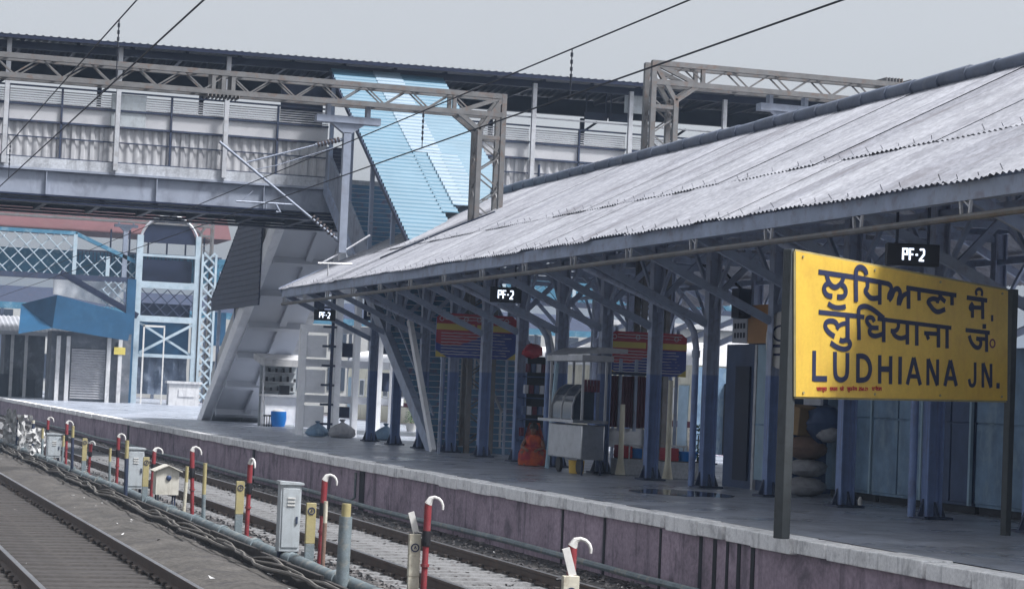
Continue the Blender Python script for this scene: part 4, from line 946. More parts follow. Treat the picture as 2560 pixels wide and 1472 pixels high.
mb = MB(); mb.tube([(16.62, 80.55, .582), (16.62, 80.55, .62), (16.62, 80.55, .66)], [.25, .23, .1], 16); q = mb.build('lid', 'white_paint'); q.parent = o
for x, lab in ((16.15, 'dark stool left of the blue bin, nearer the stairs'), (16.33, 'dark stool right beside the blue bin')):
    t = thing('stool', lab, 'stool', (x, 80.6, 0), 'dark stools by the vending stall'); mb = MB(); mb.tube([(x, 80.6, .38), (x, 80.6, .44)], .09, 10); mb.build('seat', 'dark', t)
    for s in (-1, 1): mb = MB(); mb.bar((x+s*.05, 80.6, .0), (x+s*.04, 80.6, .38), .03); mb.build('leg', 'dark', t)
# jumble beside the pier
for x, y, r, lab in ((15.2, 67.6, .34, 'tied cloth bundle on the platform before the white pier, left one'), (15.9, 67.2, .4, 'larger tied cloth bundle before the white pier, second from left'), (17.0, 66.0, .36, 'rounded bundle leaning at the right column of the white pier')):
    mb = MB(); n = 18; vs = []; pf_ = ((.0, .75), (.08, 1.0), (.3, 1.08), (.6, .95), (.9, .6), (1.08, .22), (1.16, .12), (1.3, .26), (1.36, .2))
    for zz, rr_ in pf_:
        for k in range(n): a = 2*math.pi*k/n; q = r*rr_*(1+.07*math.sin(a*4+zz*5)+random.uniform(-.04, .04)); vs.append((x+q*math.cos(a), y+q*math.sin(a)*.85, r*zz*1.05+.01))
    mb.add(vs, [(j*n+i, j*n+(i+1) % n, (j+1)*n+(i+1) % n, (j+1)*n+i) for j in range(len(pf_)-1) for i in range(n)]); tag(mb.build('bundle', ('sack', 'shirt', 'kiosk')[int(x*10) % 3]), lab, 'bundle', 'bundles by the white pier')
# metal food cart
t = thing('food_cart', 'stainless steel food cart with glass display case and small canopy between the columns', 'food cart', (15.4, 43.6, 0))
x0, x1, y0, y1 = 15.0, 15.5, 42.3, 44.4
boxpart('body', 'stainless', t, (x0, y0, .32), (x1, y1, 1.02), .02); boxpart('counter_top', 'stainless', t, (x0-.22, y0-.06, 1.06), (x1+.05, y1+.1, 1.12))
mb = MB(); pr = [(x0+.02, 1.12), (x0+.02, 1.4), (x0+.08, 1.6), (x0+.18, 1.75), (x0+.32, 1.84), (x1, 1.84), (x1, 1.12)]
mb.prism([(a, y0+.7, b) for a, b in pr], (0, 1.3, 0)); mb.build('display_case', 'glass_dark', t)
for yy in (y0+.68, y0+1.35, y0+2.02):
    mb = MB()
    for (a, b), (c, d_) in zip(pr[:-2], pr[1:-1]): mb.bar((a, yy, b), (c, yy, d_), .03)
    mb.build('case_frame', 'stainless', t)
for yy in (y0+.03, y1-.03):
    for xx in (x0, x1): mb = MB(); mb.bar((xx, yy, 1.1), (xx, yy, 2.35), .045); mb.build('canopy_post', 'galv_pale', t)
mb = MB(); mb.b2((x0-.08, y0-.1, 2.33), (x1+.1, y1+.1, 2.45)); mb.prism([(x0-.1, y0-.1, 2.46), (x1+.4, y0-.1, 2.52), (x1+.4, y0-.1, 2.6), (x0+.3, y0-.1, 2.62)], (0, y1-y0+.2, 0)); mb.build('canopy', 'galv_pale', t)
for k in range(5): mb = MB(); mb.b2((x0+.1+.07*k, y0+.2, 1.7), (x0+.15+.07*k, y0+.24, 1.95)); mb.build('hanging_packet', 'maroon', t);
for yy in (y0+.4, y1-.4): mb = MB(); mb.tube([(x0+.1, yy, .17), (x0+.16, yy, .17)], .165, 14); mb.build('wheel', 'black_rubber', t)
for xx in (x0+.05, x1-.05): mb = MB(); mb.bar((xx, y0+.05, 0), (xx, y0+.05, .32), .04); mb.build('leg', 'steel_dark', t)
mb = MB(); mb.tube([(15.2, 43.1, .01), (15.2, 43.1, .28)], [.15, .17], 14); tag(mb.build('bucket', 'yellow_plastic'), 'yellow bucket on the floor beneath the steel food cart', 'bucket')
mb = MB(); mb.tube([(15.3, 45.3, .02), (15.42, 45.25, 2.3)], .05, 8); tag(mb.build('leaning_pole', 'kiosk_pale'), 'pale blue pole leaning beside the steel food cart', 'pole')
# small dark shop rack behind the seated woman
t = thing('snack_rack', 'dark snack rack hung with packets behind the seated woman', 'rack', (16.2, 49.5, 0))
boxpart('back', 'dark', t, (15.95, 49.6, 0), (16.9, 49.7, 2.5))
for k in range(4): boxpart('shelf', 'kiosk_dark', t, (15.95, 49.3, .5+.5*k), (16.9, 49.6, .53+.5*k))
for k in range(26): mb = MB(); mb.box((16.0+.033*k, 49.35, .62+.5*(k % 4)+.1), (.1, .06, .2), rz=.3); mb.build('packet', ('maroon', 'kiosk_dark', 'poster')[k % 3], t)
mb = MB(); mb.ball((16.15, 49.3, 2.62), .2, 10, 6, (1.3, 1, .8), .25); mb.build('red_bag', 'board_red', t)
# seated woman
def person_seated(x, y, face, label):
    t = thing('person', label, 'person', (x, y, 0))
    Rm = Matrix.Rotation(face, 3, 'Z')
    J = {'pel': (0, .0, .16), 'sp': (0, -.03, .36), 'ch': (0, -.10, .56), 'nk': (0, -.16, .69), 'h0': (0, -.19, .75), 'h1': (0, -.215, .84), 'h2': (0, -.20, .91),
         'lh': (-.11, -.05, .15), 'lk': (-.22, -.36, .34), 'la': (-.15, -.20, .07), 'lt': (-.16, -.40, .035), 'rh': (.11, -.05, .15), 'rk': (.22, -.36, .34), 'ra': (.15, -.20, .07), 'rt': (.16, -.40, .035),
         'ls': (-.17, -.11, .60), 'le': (-.25, -.24, .42), 'lw': (-.13, -.42, .38), 'lm': (-.09, -.47, .37), 'rs': (.17, -.11, .60), 're': (.25, -.24, .42), 'rw': (.13, -.42, .38), 'rm': (.09, -.47, .37)}
    Rr = {'pel': .15, 'sp': .12, 'ch': .13, 'nk': .05, 'h0': .06, 'h1': .088, 'h2': .06, 'lh': .09, 'lk': .065, 'la': .04, 'lt': .03, 'rh': .09, 'rk': .065, 'ra': .04, 'rt': .03, 'ls': .055, 'le': .042, 'lw': .028, 'lm': .032, 'rs': .055, 're': .042, 'rw': .028, 'rm': .032}
    E = ['pel sp', 'sp ch', 'ch nk', 'nk h0', 'h0 h1', 'h1 h2', 'pel lh', 'lh lk', 'lk la', 'la lt', 'pel rh', 'rh rk', 'rk ra', 'ra rt', 'ch ls', 'ls le', 'le lw', 'lw lm', 'ch rs', 'rs re', 're rw', 'rw rm']
    names = list(J); vs = [Rm @ V(J[k]) for k in names]; es = [tuple(names.index(a) for a in e.split()) for e in E]
    rad = [Rr[k] for k in names]
    for s, h in ((-1, 'lm'), (1, 'rm')):                    # fingers and thumb
        for q in range(5):
            b = V(J[h]); off = V((s*.0+(q-1.5)*.016, 0, 0)) if q < 4 else V((s*.03, .02, 0))
            i = len(vs); ln = (.055, .065, .06, .045, .04)[q]
            vs += [Rm @ (b+off+V((0, -.03, -.005))), Rm @ (b+off+V((0, -.03-ln*.6, -.02))), Rm @ (b+off+V((0, -.03-ln, -.045)))]; rad += [.009, .008, .007]
            es += [(names.index(h), i), (i, i+1), (i+1, i+2)]
    me = bpy.data.meshes.new('body'); me.from_pydata(vs, es, []); o = bpy.data.objects.new('body', me); COL.objects.link(o); o.parent = t; me.materials.append(M['skin'])
    sm = o.modifiers.new('skin', 'SKIN'); sm.use_smooth_shade = True
    for k, d in enumerate(me.skin_vertices[0].data): d.radius = (rad[k], rad[k]); d.use_root = (k == 0)
    o.modifiers.new('sub', 'SUBSURF').levels = 1; o.modifiers['sub'].render_levels = 2
    mb = MB(); R3 = lambda p: V((x, y, 0))+Rm @ V(p)
    mb.ball((0, 0, 0), .105, 14, 10, (1, 1.05, 1.0)); mb.v = [tuple(R3(V(p)+V((0, -.175, .875)))) for p in mb.v]; k = len(mb.v)
    mb.ball((0, 0, 0), .06, 10, 8); mb.v[k:] = [tuple(R3(V(p)+V((0, -.07, .84)))) for p in mb.v[k:]]
    mb.build('hair', 'hair', t)
    mb = MB()                                               # eyes, nose, mouth, ears
    for s in (-1, 1): mb.ball(R3((s*.032, -.297, .845)), .011, 6, 5)
    mb.ball(R3((0, -.312, .82)), .014, 6, 5); mb.box(R3((0, -.295, .79)), (.04, .012, .01), rz=face)
    mb.build('face_features', 'hair', t)
    mb = MB(); rings = []                                   # sari: draped cloth around trunk and knees
    prof = [(.0, .0, .02, .34, .42), (.0, -.06, .12, .36, .40), (0, -.10, .25, .33, .38), (0, -.12, .36, .29, .33), (0, -.06, .46, .20, .20), (0, -.09, .58, .215, .165), (0, -.12, .66, .17, .12), (0, -.14, .70, .09, .08)]
    n = 20
    for cx, cy, cz, ra, rb in prof:
        for i in range(n):
            a = 2*math.pi*i/n; f = 1+.06*math.sin(a*5+cz*9)+random.uniform(-.02, .02)
            rings.append(R3((cx+ra*f*math.cos(a), cy+rb*f*math.sin(a), cz)))
    mb.add(rings, [(j*n+i, j*n+(i+1) % n, (j+1)*n+(i+1) % n, (j+1)*n+i) for j in range(len(prof)-1) for i in range(n)]); mb.build('sari', 'sari', t)
    mb = MB(); vs = []                                      # veil over the head and back
    for j in range(7):
        for i in range(9):
            a = math.radians(20+140*i/8); z = .985-.10*j; r = .125+.03*j
            vs.append(R3((r*math.cos(a)*(1+.02*math.sin(i*3)), -.17+r*math.sin(a)*.9+(0 if j else .02), z if j else z-.02)))
    mb.add(vs, [(j*9+i, j*9+i+1, (j+1)*9+i+1, (j+1)*9+i) for j in range(6) for i in range(8)]); mb.build('veil', 'sari', t)
    return t
person_seated(15.55, 47.0, math.radians(-25), 'woman in an orange and red sari sitting on the platform beside a column')
# maroon curtain stall, planters and crates
t = thing('curtained_stall', 'stall front hung with three dark maroon curtain strips between grey posts', 'stall', (16.9, 44.5, 0))
for k in range(3):
    mb = MB(); mb.corr((16.28+.36*k, 44.45, .98), (1, 0, 0), .29, (0, 0, 1), 1.1, (0, -1, 0), .075, .02, 5); mb.build('curtain', 'maroon', t)
for k in range(4): boxpart('post', 'steel_blue', t, (16.2+.36*k, 44.4, .0 if k in (0, 3) else .9), (16.26+.36*k, 44.46, 2.45))
boxpart('counter', 'stainless', t, (16.3, 44.6, .55), (17.3, 45.1, .95)); boxpart('rail', 'steel_dark', t, (16.2, 44.38, 2.1), (17.35, 44.42, 2.16))
for px, yb, yt, lab in ((1550, 1187, 1010, 'pale upright pole with flared foot under the maroon curtains'), (1668, 1198, 950, 'taller pale upright pole with flared foot right of the maroon curtains')):
    q = at('Z', 0, px, yb); h = at('Y', q.y, px, yt).z; mb = MB(); mb.tube([(q.x, q.y, .01), (q.x, q.y, .35), (q.x, q.y, h)], [.11, .06, .05], 10)
    tag(mb.build('pale_pole', 'cream'), lab, 'pole', 'pale poles with flared feet')
def planter(xc, yc, lab, lab2, big):
    t = thing('stone_planter', lab, 'planter', (xc, yc, 0), 'stone planters under the canopy')
    boxpart('trough', 'concrete', t, (xc-.45, yc-.25, .0), (xc+.45, yc+.25, .34), .02); boxpart('soil', 'earth', t, (xc-.4, yc-.2, .34), (xc+.4, yc+.2, .36))
    mb = MB(); mb.tube([(xc+.1, yc, .36), (xc+.1, yc, .56)], [.2, .27], 16); tag(mb.build('tub', 'blue_plastic'), 'blue tub standing in the stone planter '+lab2, 'tub', 'blue tubs on the planters')
    mb = MB(); mb.b2((xc-.4, yc-.2, .362), (xc-.14, yc+.2, .62)); 
    for q in range(3): mb.b2((xc-.41, yc-.21, .40+.08*q), (xc-.13, yc+.21, .42+.08*q))
    tag(mb.build('crate', 'board_red'), 'red crate in the stone planter '+lab2, 'crate', 'red crates on the planters')
    p = thing('potted_plant', 'leafy green plant rising beside the blue tub '+lab2, 'plant', (xc+.32, yc-.1, .36), 'green plants by the planters')
    mb = MB()
    for _ in range(260 if big else 120):
        a = random.uniform(0, 6.28); r = .2*math.sqrt(random.random()); z = .4+random.random()*(.72 if big else .35)
        c = V((xc+.32+r*math.cos(a)*(1.15-abs(z-.75)), yc-.1+r*math.sin(a), z)); d = V((math.cos(a), math.sin(a), random.uniform(-.9, .6))).normalized()*.07; e = d.cross(V((0, 0, 1))).normalized()*.025
        mb.add([c, c+d*.5+e, c+d, c+d*.5-e], [(0, 1, 2, 3)])
    mb.build('foliage', 'leaf', p, smooth=False)
    mb = MB(); mb.tube([(xc+.32, yc-.1, .36), (xc+.33, yc-.1, .9)], .015, 6); mb.build('stem', 'bark', p)
planter(16.6, 43.4, 'grey stone planter with red crate and blue tub, further from the thick column', 'left of the thick column', False)
planter(17.2, 42.3, 'grey stone planter holding a red crate and blue tub, with the bushier plant', 'with the bushier plant', True)
for px, lab in ((1588, 'small metal stand in front of the left stone planter'), (1690, 'small metal stand in front of the right stone planter')):
    q = at('Z', 0, px, 1190); t = thing('metal_stand', lab, 'stand', (q.x, q.y, 0), 'small metal stands by the planters')
    mb = MB()
    for sx in (-.15, .15): mb.bar((q.x+sx, q.y, 0), (q.x+sx, q.y, .62), .025)
    mb.bar((q.x-.15, q.y, .22), (q.x+.15, q.y, .22), .02); mb.build('legs', 'galv_pale', t)
    mb = MB(); mb.b2((q.x-.2, q.y-.12, .62), (q.x+.2, q.y+.12, .65)); mb.build('top', 'galv_pale', t)
# dark kiosk with orange box on top
t = thing('dark_kiosk', 'dark narrow kiosk with tall plum door between the blue columns', 'kiosk', (17.6, 38, 0))
boxpart('body', 'kiosk_dark', t, (16.85, 36.9, .0), (18.8, 39.3, 2.72)); boxpart('door', 'navy', t, (16.81, 38.1, .15), (16.85, 38.75, 2.3)); boxpart('panel', 'kiosk_pale', t, (16.8, 36.92, .2), (16.85, 37.72, 2.7))
boxpart('panel_rail', 'kiosk', t, (16.79, 36.92, 1.2), (16.8, 37.72, 1.24)); boxpart('door_post', 'galv_pale', t, (16.79, 37.74, .0), (16.85, 37.84, 2.7))
q = at('X', 16.85, 1815, 790)
t = thing('orange_sign_box', 'faded orange and tan sign box lying on top of the dark kiosk', 'sign box', (17.3, 38, 2.73))
boxpart('box', 'orange_panel', t, (16.83, 36.3, 2.73), (18.0, 38.3, 3.45)); boxpart('end_panel', 'poster', t, (16.82, 38.31, 2.75), (17.9, 39.0, 3.2)); boxpart('green_strip', 'kiosk', t, (16.82, 38.31, 3.21), (17.9, 39.0, 3.45))
for r in range(2):
    for k in range(4): mb = MB(); mb.b2((16.81, 38.4+.14*k, 2.84+.18*r), (16.818, 38.48+.14*k, 2.94+.18*r)); mb.build('mark', 'poster_dark', t)
mb = MB(); mb.b2((16.5, 38.0, 3.2), (16.75, 38.35, 3.75)); o = mb.build('speaker_box', 'navy'); tag(o, 'dark blue loudspeaker box hanging in front of the orange sign box', 'loudspeaker'); mb = MB(); mb.tube([(16.62, 38.2, 3.75), (16.4, 38.6, 4.1), (16.1, 38.9, 4.2)], .025, 6); q = mb.build('bracket', 'dark'); q.parent = o
mb = MB(); c = V((16.02, 35.0, 2.72)); nv = V((-.93, -.36, 0)).normalized(); sd_ = nv.cross(V((0, 0, 1)))
pts = [c+sd_*.36*math.cos(2*math.pi*k/28)+V((0, 0, .50*math.sin(2*math.pi*k/28))) for k in range(28)]
t = thing('oval_sign', 'white oval sign hanging on the column left of the yellow name board', 'sign', tuple(c))
mb.prism([p+nv*.02 for p in pts], -nv*.05); mb.build('panel', 'white_paint', t)
mb = MB(); ribbon(mb, [c+nv*.022+sd_*.18*math.cos(2*math.pi*k/16)+V((0, 0, .12+.13*math.sin(2*math.pi*k/16))) for k in range(17)], .035, nv, .005, .002); ribbon(mb, [c+nv*.022+sd_*(.2*a)+V((0, 0, b)) for a, b in ((-1, -.1), (1, -.1))], .05, nv, .005, .003); ribbon(mb, [c+nv*.022+sd_*(.15*a)+V((0, 0, b)) for a, b in ((-1, -.25), (1, -.25))], .04, nv, .005, .003); mb.build('emblem', 'ink', t, smooth=False)
# row of sheet metal kiosks at right
ys = [36.2, 34.3, 32.4, 30.9, 29.0, 26.5, 23.5]
KM = ['kiosk', 'kiosk', 'kiosk_dark', 'kiosk', 'kiosk', 'kiosk_dark']
KL = ['first sheet metal kiosk of the right hand row, next to the sack pile', 'weathered blue grey sheet metal kiosk, second from the sack pile', 'darker navy sheet metal kiosk under the middle of the yellow name board', 'blue grey sheet metal kiosk right of the darker navy one', 'blue grey sheet metal kiosk under the right end of the yellow name board', 'dark sheet metal kiosk at the right edge of the picture']
for k in range(6):
    ya, yb = ys[k+1]+.03, ys[k]-.0
    t = thing('metal_kiosk', KL[k], 'kiosk', (18.3, (ya+yb)/2, 0), 'sheet metal kiosks in a row')
    dx = random.uniform(-.03, .03) - (.06 if k in (1, 4) else 0)
    boxpart('body', KM[k], t, (17.55+dx, ya, .13), (19.2, yb, 2.62)); boxpart('plinth', 'dark', t, (17.62, ya+.05, .0), (19.1, yb-.05, .13))
    n = 2
    for j in range(n):
        y0_, y1_ = ya+(yb-ya)*j/n, ya+(yb-ya)*(j+1)/n
        dr = boxpart('door', KM[k], t, (17.52+dx, y0_+.03, .18), (17.55+dx, y1_-.02, 1.42), .006); boxpart('upper_panel', KM[k], t, (17.515+dx, y0_+.03, 1.45), (17.55+dx, y1_-.02, 2.58), .006)
    boxpart('strut', 'kiosk_pale', t, (17.46+dx, ya+.0, .14), (17.51+dx, ya+.06, 2.6)); boxpart('hasp', 'galv_pale', t, (17.49+dx, (ya+yb)/2-.04, 1.9), (17.515+dx, (ya+yb)/2+.02, 2.0))
mb = MB(); q = at('Z', 0, 2150, 1262); mb.tube([(q.x, q.y, 0), (q.x, q.y, .09), (q.x, q.y, .14)], [.04, .04, .015], 8); tag(mb.build('bottle', 'white_paint'), 'small white plastic bottle on the floor beside a column foot', 'bottle')
# pile of sacks and cartons
for (x, y, z, r, sc, mt, nm, lab) in ((16.95, 35.8, .17, .36, (1, 1.15, .48), 'sack', 'sack', 'flat pale sack at the bottom of the pile by the kiosks'), (16.98, 35.8, .50, .35, (1, 1.1, .46), 'sack', 'sack', 'pale sack second from the bottom of the pile'), (16.98, 35.85, .86, .36, (1, 1.05, .62), 'sack_brown', 'sack', 'round brown sack above the pale sacks'), (17.15, 35.35, 1.13, .22, (1, 1.1, .7), 'sack', 'sack', 'small pale bag squeezed beside the navy bundle')):
    mb = MB(); mb.ball((x, y, z), r, 18, 12, sc, .06); tag(mb.build(nm, mt), lab, nm, 'sacks piled by the kiosks')
mb = MB(); mb.box((16.9, 35.95, 1.35), (.55, .6, .5), rz=.2, rx=.1); tag(mb.build('carton', 'carton', bevel=.015), 'brown cardboard carton on the sack pile', 'carton')
mb = MB(); mb.ball((17.15, 35.5, 1.3), .33, 14, 10, (1, 1, 1), .14); tag(mb.build('bundle', 'kiosk_dark'), 'navy cloth bundle behind the brown carton', 'bundle')
t = thing('poster_board', 'pale printed poster sheet above the brown carton', 'poster', (17.3, 36.0, 1.65))
boxpart('sheet', 'poster', t, (17.05, 35.5, 1.62), (17.1, 36.2, 2.35))
for k in range(9): mb = MB(); mb.b2((17.035, 35.58+.19*(k % 3), 1.74+.19*(k//3)), (17.048, 35.58+.19*(k % 3)+random.uniform(.06, .15), 1.74+.19*(k//3)+random.uniform(.05, .13))); mb.build('picture', 'poster_dark', t)

mb = MB(); p, q = at('Y', 92, 966, 806), at('Y', 92, 1010, 856); mb.b2((p.x, 92, q.z), (q.x, 92.1, p.z)); tag(mb.build('blue_board', 'kiosk'), 'plain blue board beyond the end of the canopy, above the cream coach', 'board')
q = at('Z', 0, 1027, 1078); t = thing('potted_conifer', 'small dark conical potted tree on the platform beyond the canopy columns', 'plant', (q.x, q.y, 0))
mb = MB(); mb.tube([(q.x, q.y, 0), (q.x, q.y, .3)], [.16, .22], 12); mb.build('pot', 'white_paint', t)
mb = MB(); mb.tube([(q.x, q.y, .3), (q.x, q.y, 1.3)], .02, 6); mb.build('stem', 'bark', t)
mb = MB()
for _ in range(420):
    z = random.random()**1.3; r = .33*(1-z)*random.random()**.4; a = random.uniform(0, 6.28)
    c = V((q.x+r*math.cos(a), q.y+r*math.sin(a), .38+z*1.0)); d = V((math.cos(a), math.sin(a), -.5))*.09; e = V((-math.sin(a), math.cos(a), 0))*.02; mb.add([c, c+d*.5+e, c+d, c+d*.5-e], [(0, 1, 2, 3)])
mb.build('foliage', 'leaf', t, smooth=False)
# ---------------------------------------------------------------- station name board
pl = at('Z', 0, 1965, 1345); pr_ = EYE+(at('Y', 30, 2515, 1100)-EYE)*(29.2/((at('Y', 30, 2515, 1100)-EYE).dot(fw))); pr_ = V((pr_.x, pr_.y, 0))
sdir = (pr_-pl).normalized(); snrm = V((sdir.y, -sdir.x, 0)).normalized()
if snrm.dot(EYE-pl) < 0: snrm = -snrm
def onsign(px, py, off=0.0):
    v = fw+rt*((px-CX)/F)-up*((py-CY)/F); o = pl+snrm*off; return EYE+v*((o-EYE).dot(snrm)/v.dot(snrm))
nb = thing('station_name_board', 'large yellow station name board lettered in three scripts on dark posts', 'name board', tuple(pl))
quad = [onsign(1990, 628, .1), onsign(2520, 727, .1), onsign(2518, 1001, .1), onsign(1990, 991, .1)]
mb = MB(); mb.prism(quad, -snrm*.035); mb.build('panel', 'yellow', nb)
mb = MB()
for a, b in ((0, 1), (3, 2), (0, 3), (1, 2)): mb.bar(quad[a]-snrm*.03, quad[b]-snrm*.03, .03, .05)
mb.build('edge_frame', 'post_yellow', nb)
hL = onsign(1965, 622).z; hR = onsign(2522, 722).z
qL = onsign(1966, 1000); qR = onsign(2524, 1000)
mb = MB(); mb.box((qL.x, qL.y, hL/2), (.15, .14, hL), rz=math.atan2(sdir.y, sdir.x)); mb.build('post', 'post_dark', nb, bevel=.01)
mb = MB(); mb.box((qR.x, qR.y, hR/2), (.11, .1, hR), rz=math.atan2(sdir.y, sdir.x)); mb.build('post', 'post_dark', nb, bevel=.01)
for fx_ in (.03, .35, .66, .97):
    for e0, e1, o in ((0, 1, -1), (3, 2, 1)):
        p = quad[e0].lerp(quad[e1], fx_)+V((0, 0, .05*o)); mb = MB(); mb.tube([p, p+snrm*.012], .016, 8); mb.build('bolt', 'post_yellow', nb)
A = lambda x, y: (2020+x/9.1, 640+y/9.1)
B = lambda x, y: (2240+x/6.332, 660+y/6.332)
Cc = lambda x, y: (2020+x/9.1, 750+y/9.1)
D_ = lambda x, y: (2020+x/5.066, 860+y/5.066)
E_ = lambda x, y: (2200+x/12.135, 770+y/12.135)
def smooth(pts, it=2):
    P = [V((a, b, 0)) for a, b in pts]
    if len(P) < 3: return [(p.x, p.y) for p in P]
    for _ in range(it):
        Q = [P[0]]
        for a, b in zip(P, P[1:]): Q += [a.lerp(b, .25), a.lerp(b, .75)]
        Q.append(P[-1]); P = Q
    return [(p.x, p.y) for p in P]
def letters(name, items, mtl='ink'):
    mb = MB()
    for k, it in enumerate(items):
        tf, pts, w = it[0], it[1], it[2]; sm = (len(it) < 4 or it[3])
        q = [tf(*p) for p in (smooth(pts) if sm else pts)]
        c = onsign(*q[0], .1); w3 = (onsign(q[0][0]+.5, q[0][1], .1)-onsign(q[0][0]-.5, q[0][1], .1)).length*.55+.45*(onsign(q[0][0], q[0][1]+.5, .1)-onsign(q[0][0], q[0][1]-.5, .1)).length
        ribbon(mb, [onsign(a, b, .1) for a, b in q], w*w3, snrm, .004, .001+.0007*(k % 9))
    return mb.build(name, mtl, nb, smooth=False)
def disc(tf, x, y, rx, ry, n=14): return [(tf), [(x+rx*.5*math.cos(2*math.pi*k/n), y+ry*.5*math.sin(2*math.pi*k/n)) for k in range(n+1)]]
w1 = 10.2; F_ = False
letters('gurmukhi_lettering', [
    (A, [(235, 360), (600, 415), (1085, 485), (1600, 585), (1840, 635)], 10.2, F_),
    (A, [(1800, 625), (1870, 660), (1895, 730), (1880, 800), (1835, 880), (1835, 990)], 10), (A, [(1835, 1000), (1900, 930), (1950, 770), (2030, 730), (2085, 790), (2095, 880), (2055, 980), (2055, 1120)], 10.5),
    (B, [(45, 640), (75, 560), (110, 490), (195, 455)], 9.5),
    (A, [(415, 400), (450, 560), (530, 680), (620, 715), (710, 660), (780, 560), (805, 470)], 10.5),
    (A, [(470, 610), (385, 650), (350, 750), (390, 850), (450, 900), (545, 915)], 10.5), (A, [(750, 640), (830, 700), (860, 810), (830, 900), (760, 935), (660, 925)], 10.5),
    (A, [(450, 1075), (540, 1145), (650, 1175), (770, 1165), (848, 1145)], 9.5),
    (A, [(1085, 1040), (1080, 700), (1080, 400), (1090, 300), (1160, 245), (1250, 275), (1310, 350), (1318, 432)], 11),
    (A, [(1350, 560), (1352, 720), (1290, 790), (1340, 870), (1410, 950), (1500, 970), (1640, 940)], 10.5), (A, [(1630, 610), (1628, 1105)], 10, F_),
    (B, [(195, 345), (195, 708)], 10.5, F_), (B, [(160, 375), (950, 495)], 9, F_), (B, [(358, 410), (362, 578)], 9.5, F_),
    (B, [(690, 470), (695, 525), (775, 595)], 9), (B, [(700, 530), (655, 560), (650, 620)], 8.5), (B, [(660, 565), (570, 540), (490, 590), (540, 660), (590, 730), (660, 765), (770, 715)], 9.5), (B, [(880, 490), (880, 652)], 9.5, F_),
    (B, [(1120, 530), (1440, 577)], 8.8, F_), (B, [(1367, 560), (1370, 872)], 8.8, F_), (B, [(1190, 685), (1370, 692)], 8, F_), (B, [(1215, 620), (1165, 690), (1205, 720)], 10), (B, [(1206, 690), (1206, 850)], 8.5, F_),
    (B, [(1275, 492), (1255, 440), (1285, 395), (1335, 395), (1362, 440), (1350, 505)], 6), (B, [(1500, 857), (1515, 857), (1531, 857)], 12, F_),
])
letters('hindi_lettering', [
    (Cc, [(240, 272), (1100, 362), (1275, 388)], 9.6, F_), (Cc, [(600, 825), (470, 740), (390, 630), (385, 540), (440, 480), (540, 465), (625, 500), (665, 570)], 10.5), (Cc, [(650, 660), (690, 590), (750, 545), (850, 525)], 9),
    (Cc, [(895, 360), (895, 910)], 11.5, F_), (Cc, [(715, 900), (780, 930), (860, 900), (930, 930), (960, 1000), (930, 1080), (830, 1120), (700, 1090), (590, 1030), (510, 965)], 10),
    (Cc, [(1155, 908), (1150, 600), (1140, 270), (1155, 180), (1230, 135), (1340, 140), (1500, 230), (1620, 330), (1720, 415)], 10), (Cc, [(1500, 490), (1470, 410), (1400, 385), (1330, 420), (1330, 500), (1400, 590), (1440, 630), (1595, 630)], 9.2), (Cc, [(1440, 625), (1385, 680), (1395, 760), (1460, 810), (1550, 820), (1690, 765)], 9.5), (Cc, [(1712, 400), (1712, 955)], 10, F_),
    (Cc, [(1580, 425), (1800, 450)], 8.5, F_), (E_, [(80, 345), (2155, 600)], 8.2, F_),
    (E_, [(540, 400), (560, 540), (520, 640), (450, 700), (320, 690)], 9), (E_, [(375, 690), (410, 800), (500, 880), (610, 915), (720, 900), (800, 850)], 9), (E_, [(820, 450), (820, 1103)], 10, F_), (E_, [(1105, 470), (1105, 1138)], 9.8, F_),
    (E_, [(1330, 755), (1760, 785)], 8, F_), (E_, [(1400, 770), (1462, 950)], 8.5, F_), (E_, [(1760, 540), (1760, 1195)], 9.6, F_), (E_, [(2030, 570), (2030, 1222)], 9.6, F_),
    (B, [(1100, 1043), (1480, 1088)], 8, F_), (B, [(1430, 1080), (1430, 1390)], 8.6, F_), (B, [(1365, 985), (1420, 987)], 9, F_), (B, [(1155, 1130), (1180, 1230), (1240, 1310), (1300, 1330), (1340, 1280), (1335, 1195), (1265, 1175)], 8.4), (B, [(1270, 1178), (1430, 1188)], 7.5, F_),
])
letters('small_zero', [(B, [(1525+38*math.cos(k*.35), 1255+62*math.sin(k*.35)) for k in range(19)], 3.2, F_)], 'ink_purple')
letters('latin_lettering', [
    (D_, [(77, 82), (73, 466)], 10.6, F_), (D_, [(73, 436), (238, 438)], 11.5, F_), (D_, [(340, 95), (338, 300), (345, 400), (375, 440), (415, 455), (460, 440), (490, 400), (497, 300), (497, 108)], 10.4),
    (D_, [(630, 120), (628, 486)], 10.2, F_), (D_, [(630, 148), (700, 150), (745, 180), (780, 250), (786, 330), (770, 400), (730, 450), (628, 458)], 10.4), (D_, [(905, 138), (903, 498)], 9.2, F_), (D_, [(1043, 150), (1040, 506)], 9.2, F_), (D_, [(903, 314), (1043, 316)], 11, F_),
    (D_, [(1163, 158), (1158, 507)], 9.6, F_), (D_, [(1255, 510), (1335, 170)], 9, F_), (D_, [(1338, 170), (1420, 516)], 9.4, F_), (D_, [(1290, 404), (1390, 408)], 8.6, F_),
    (D_, [(1514, 520), (1516, 185)], 8.2, F_), (D_, [(1520, 190), (1634, 520)], 9, F_), (D_, [(1634, 520), (1638, 192)], 8.2, F_), (D_, [(1728, 528), (1797, 205)], 8.6, F_), (D_, [(1799, 205), (1873, 528)], 9, F_), (D_, [(1755, 430), (1850, 434)], 8, F_)])
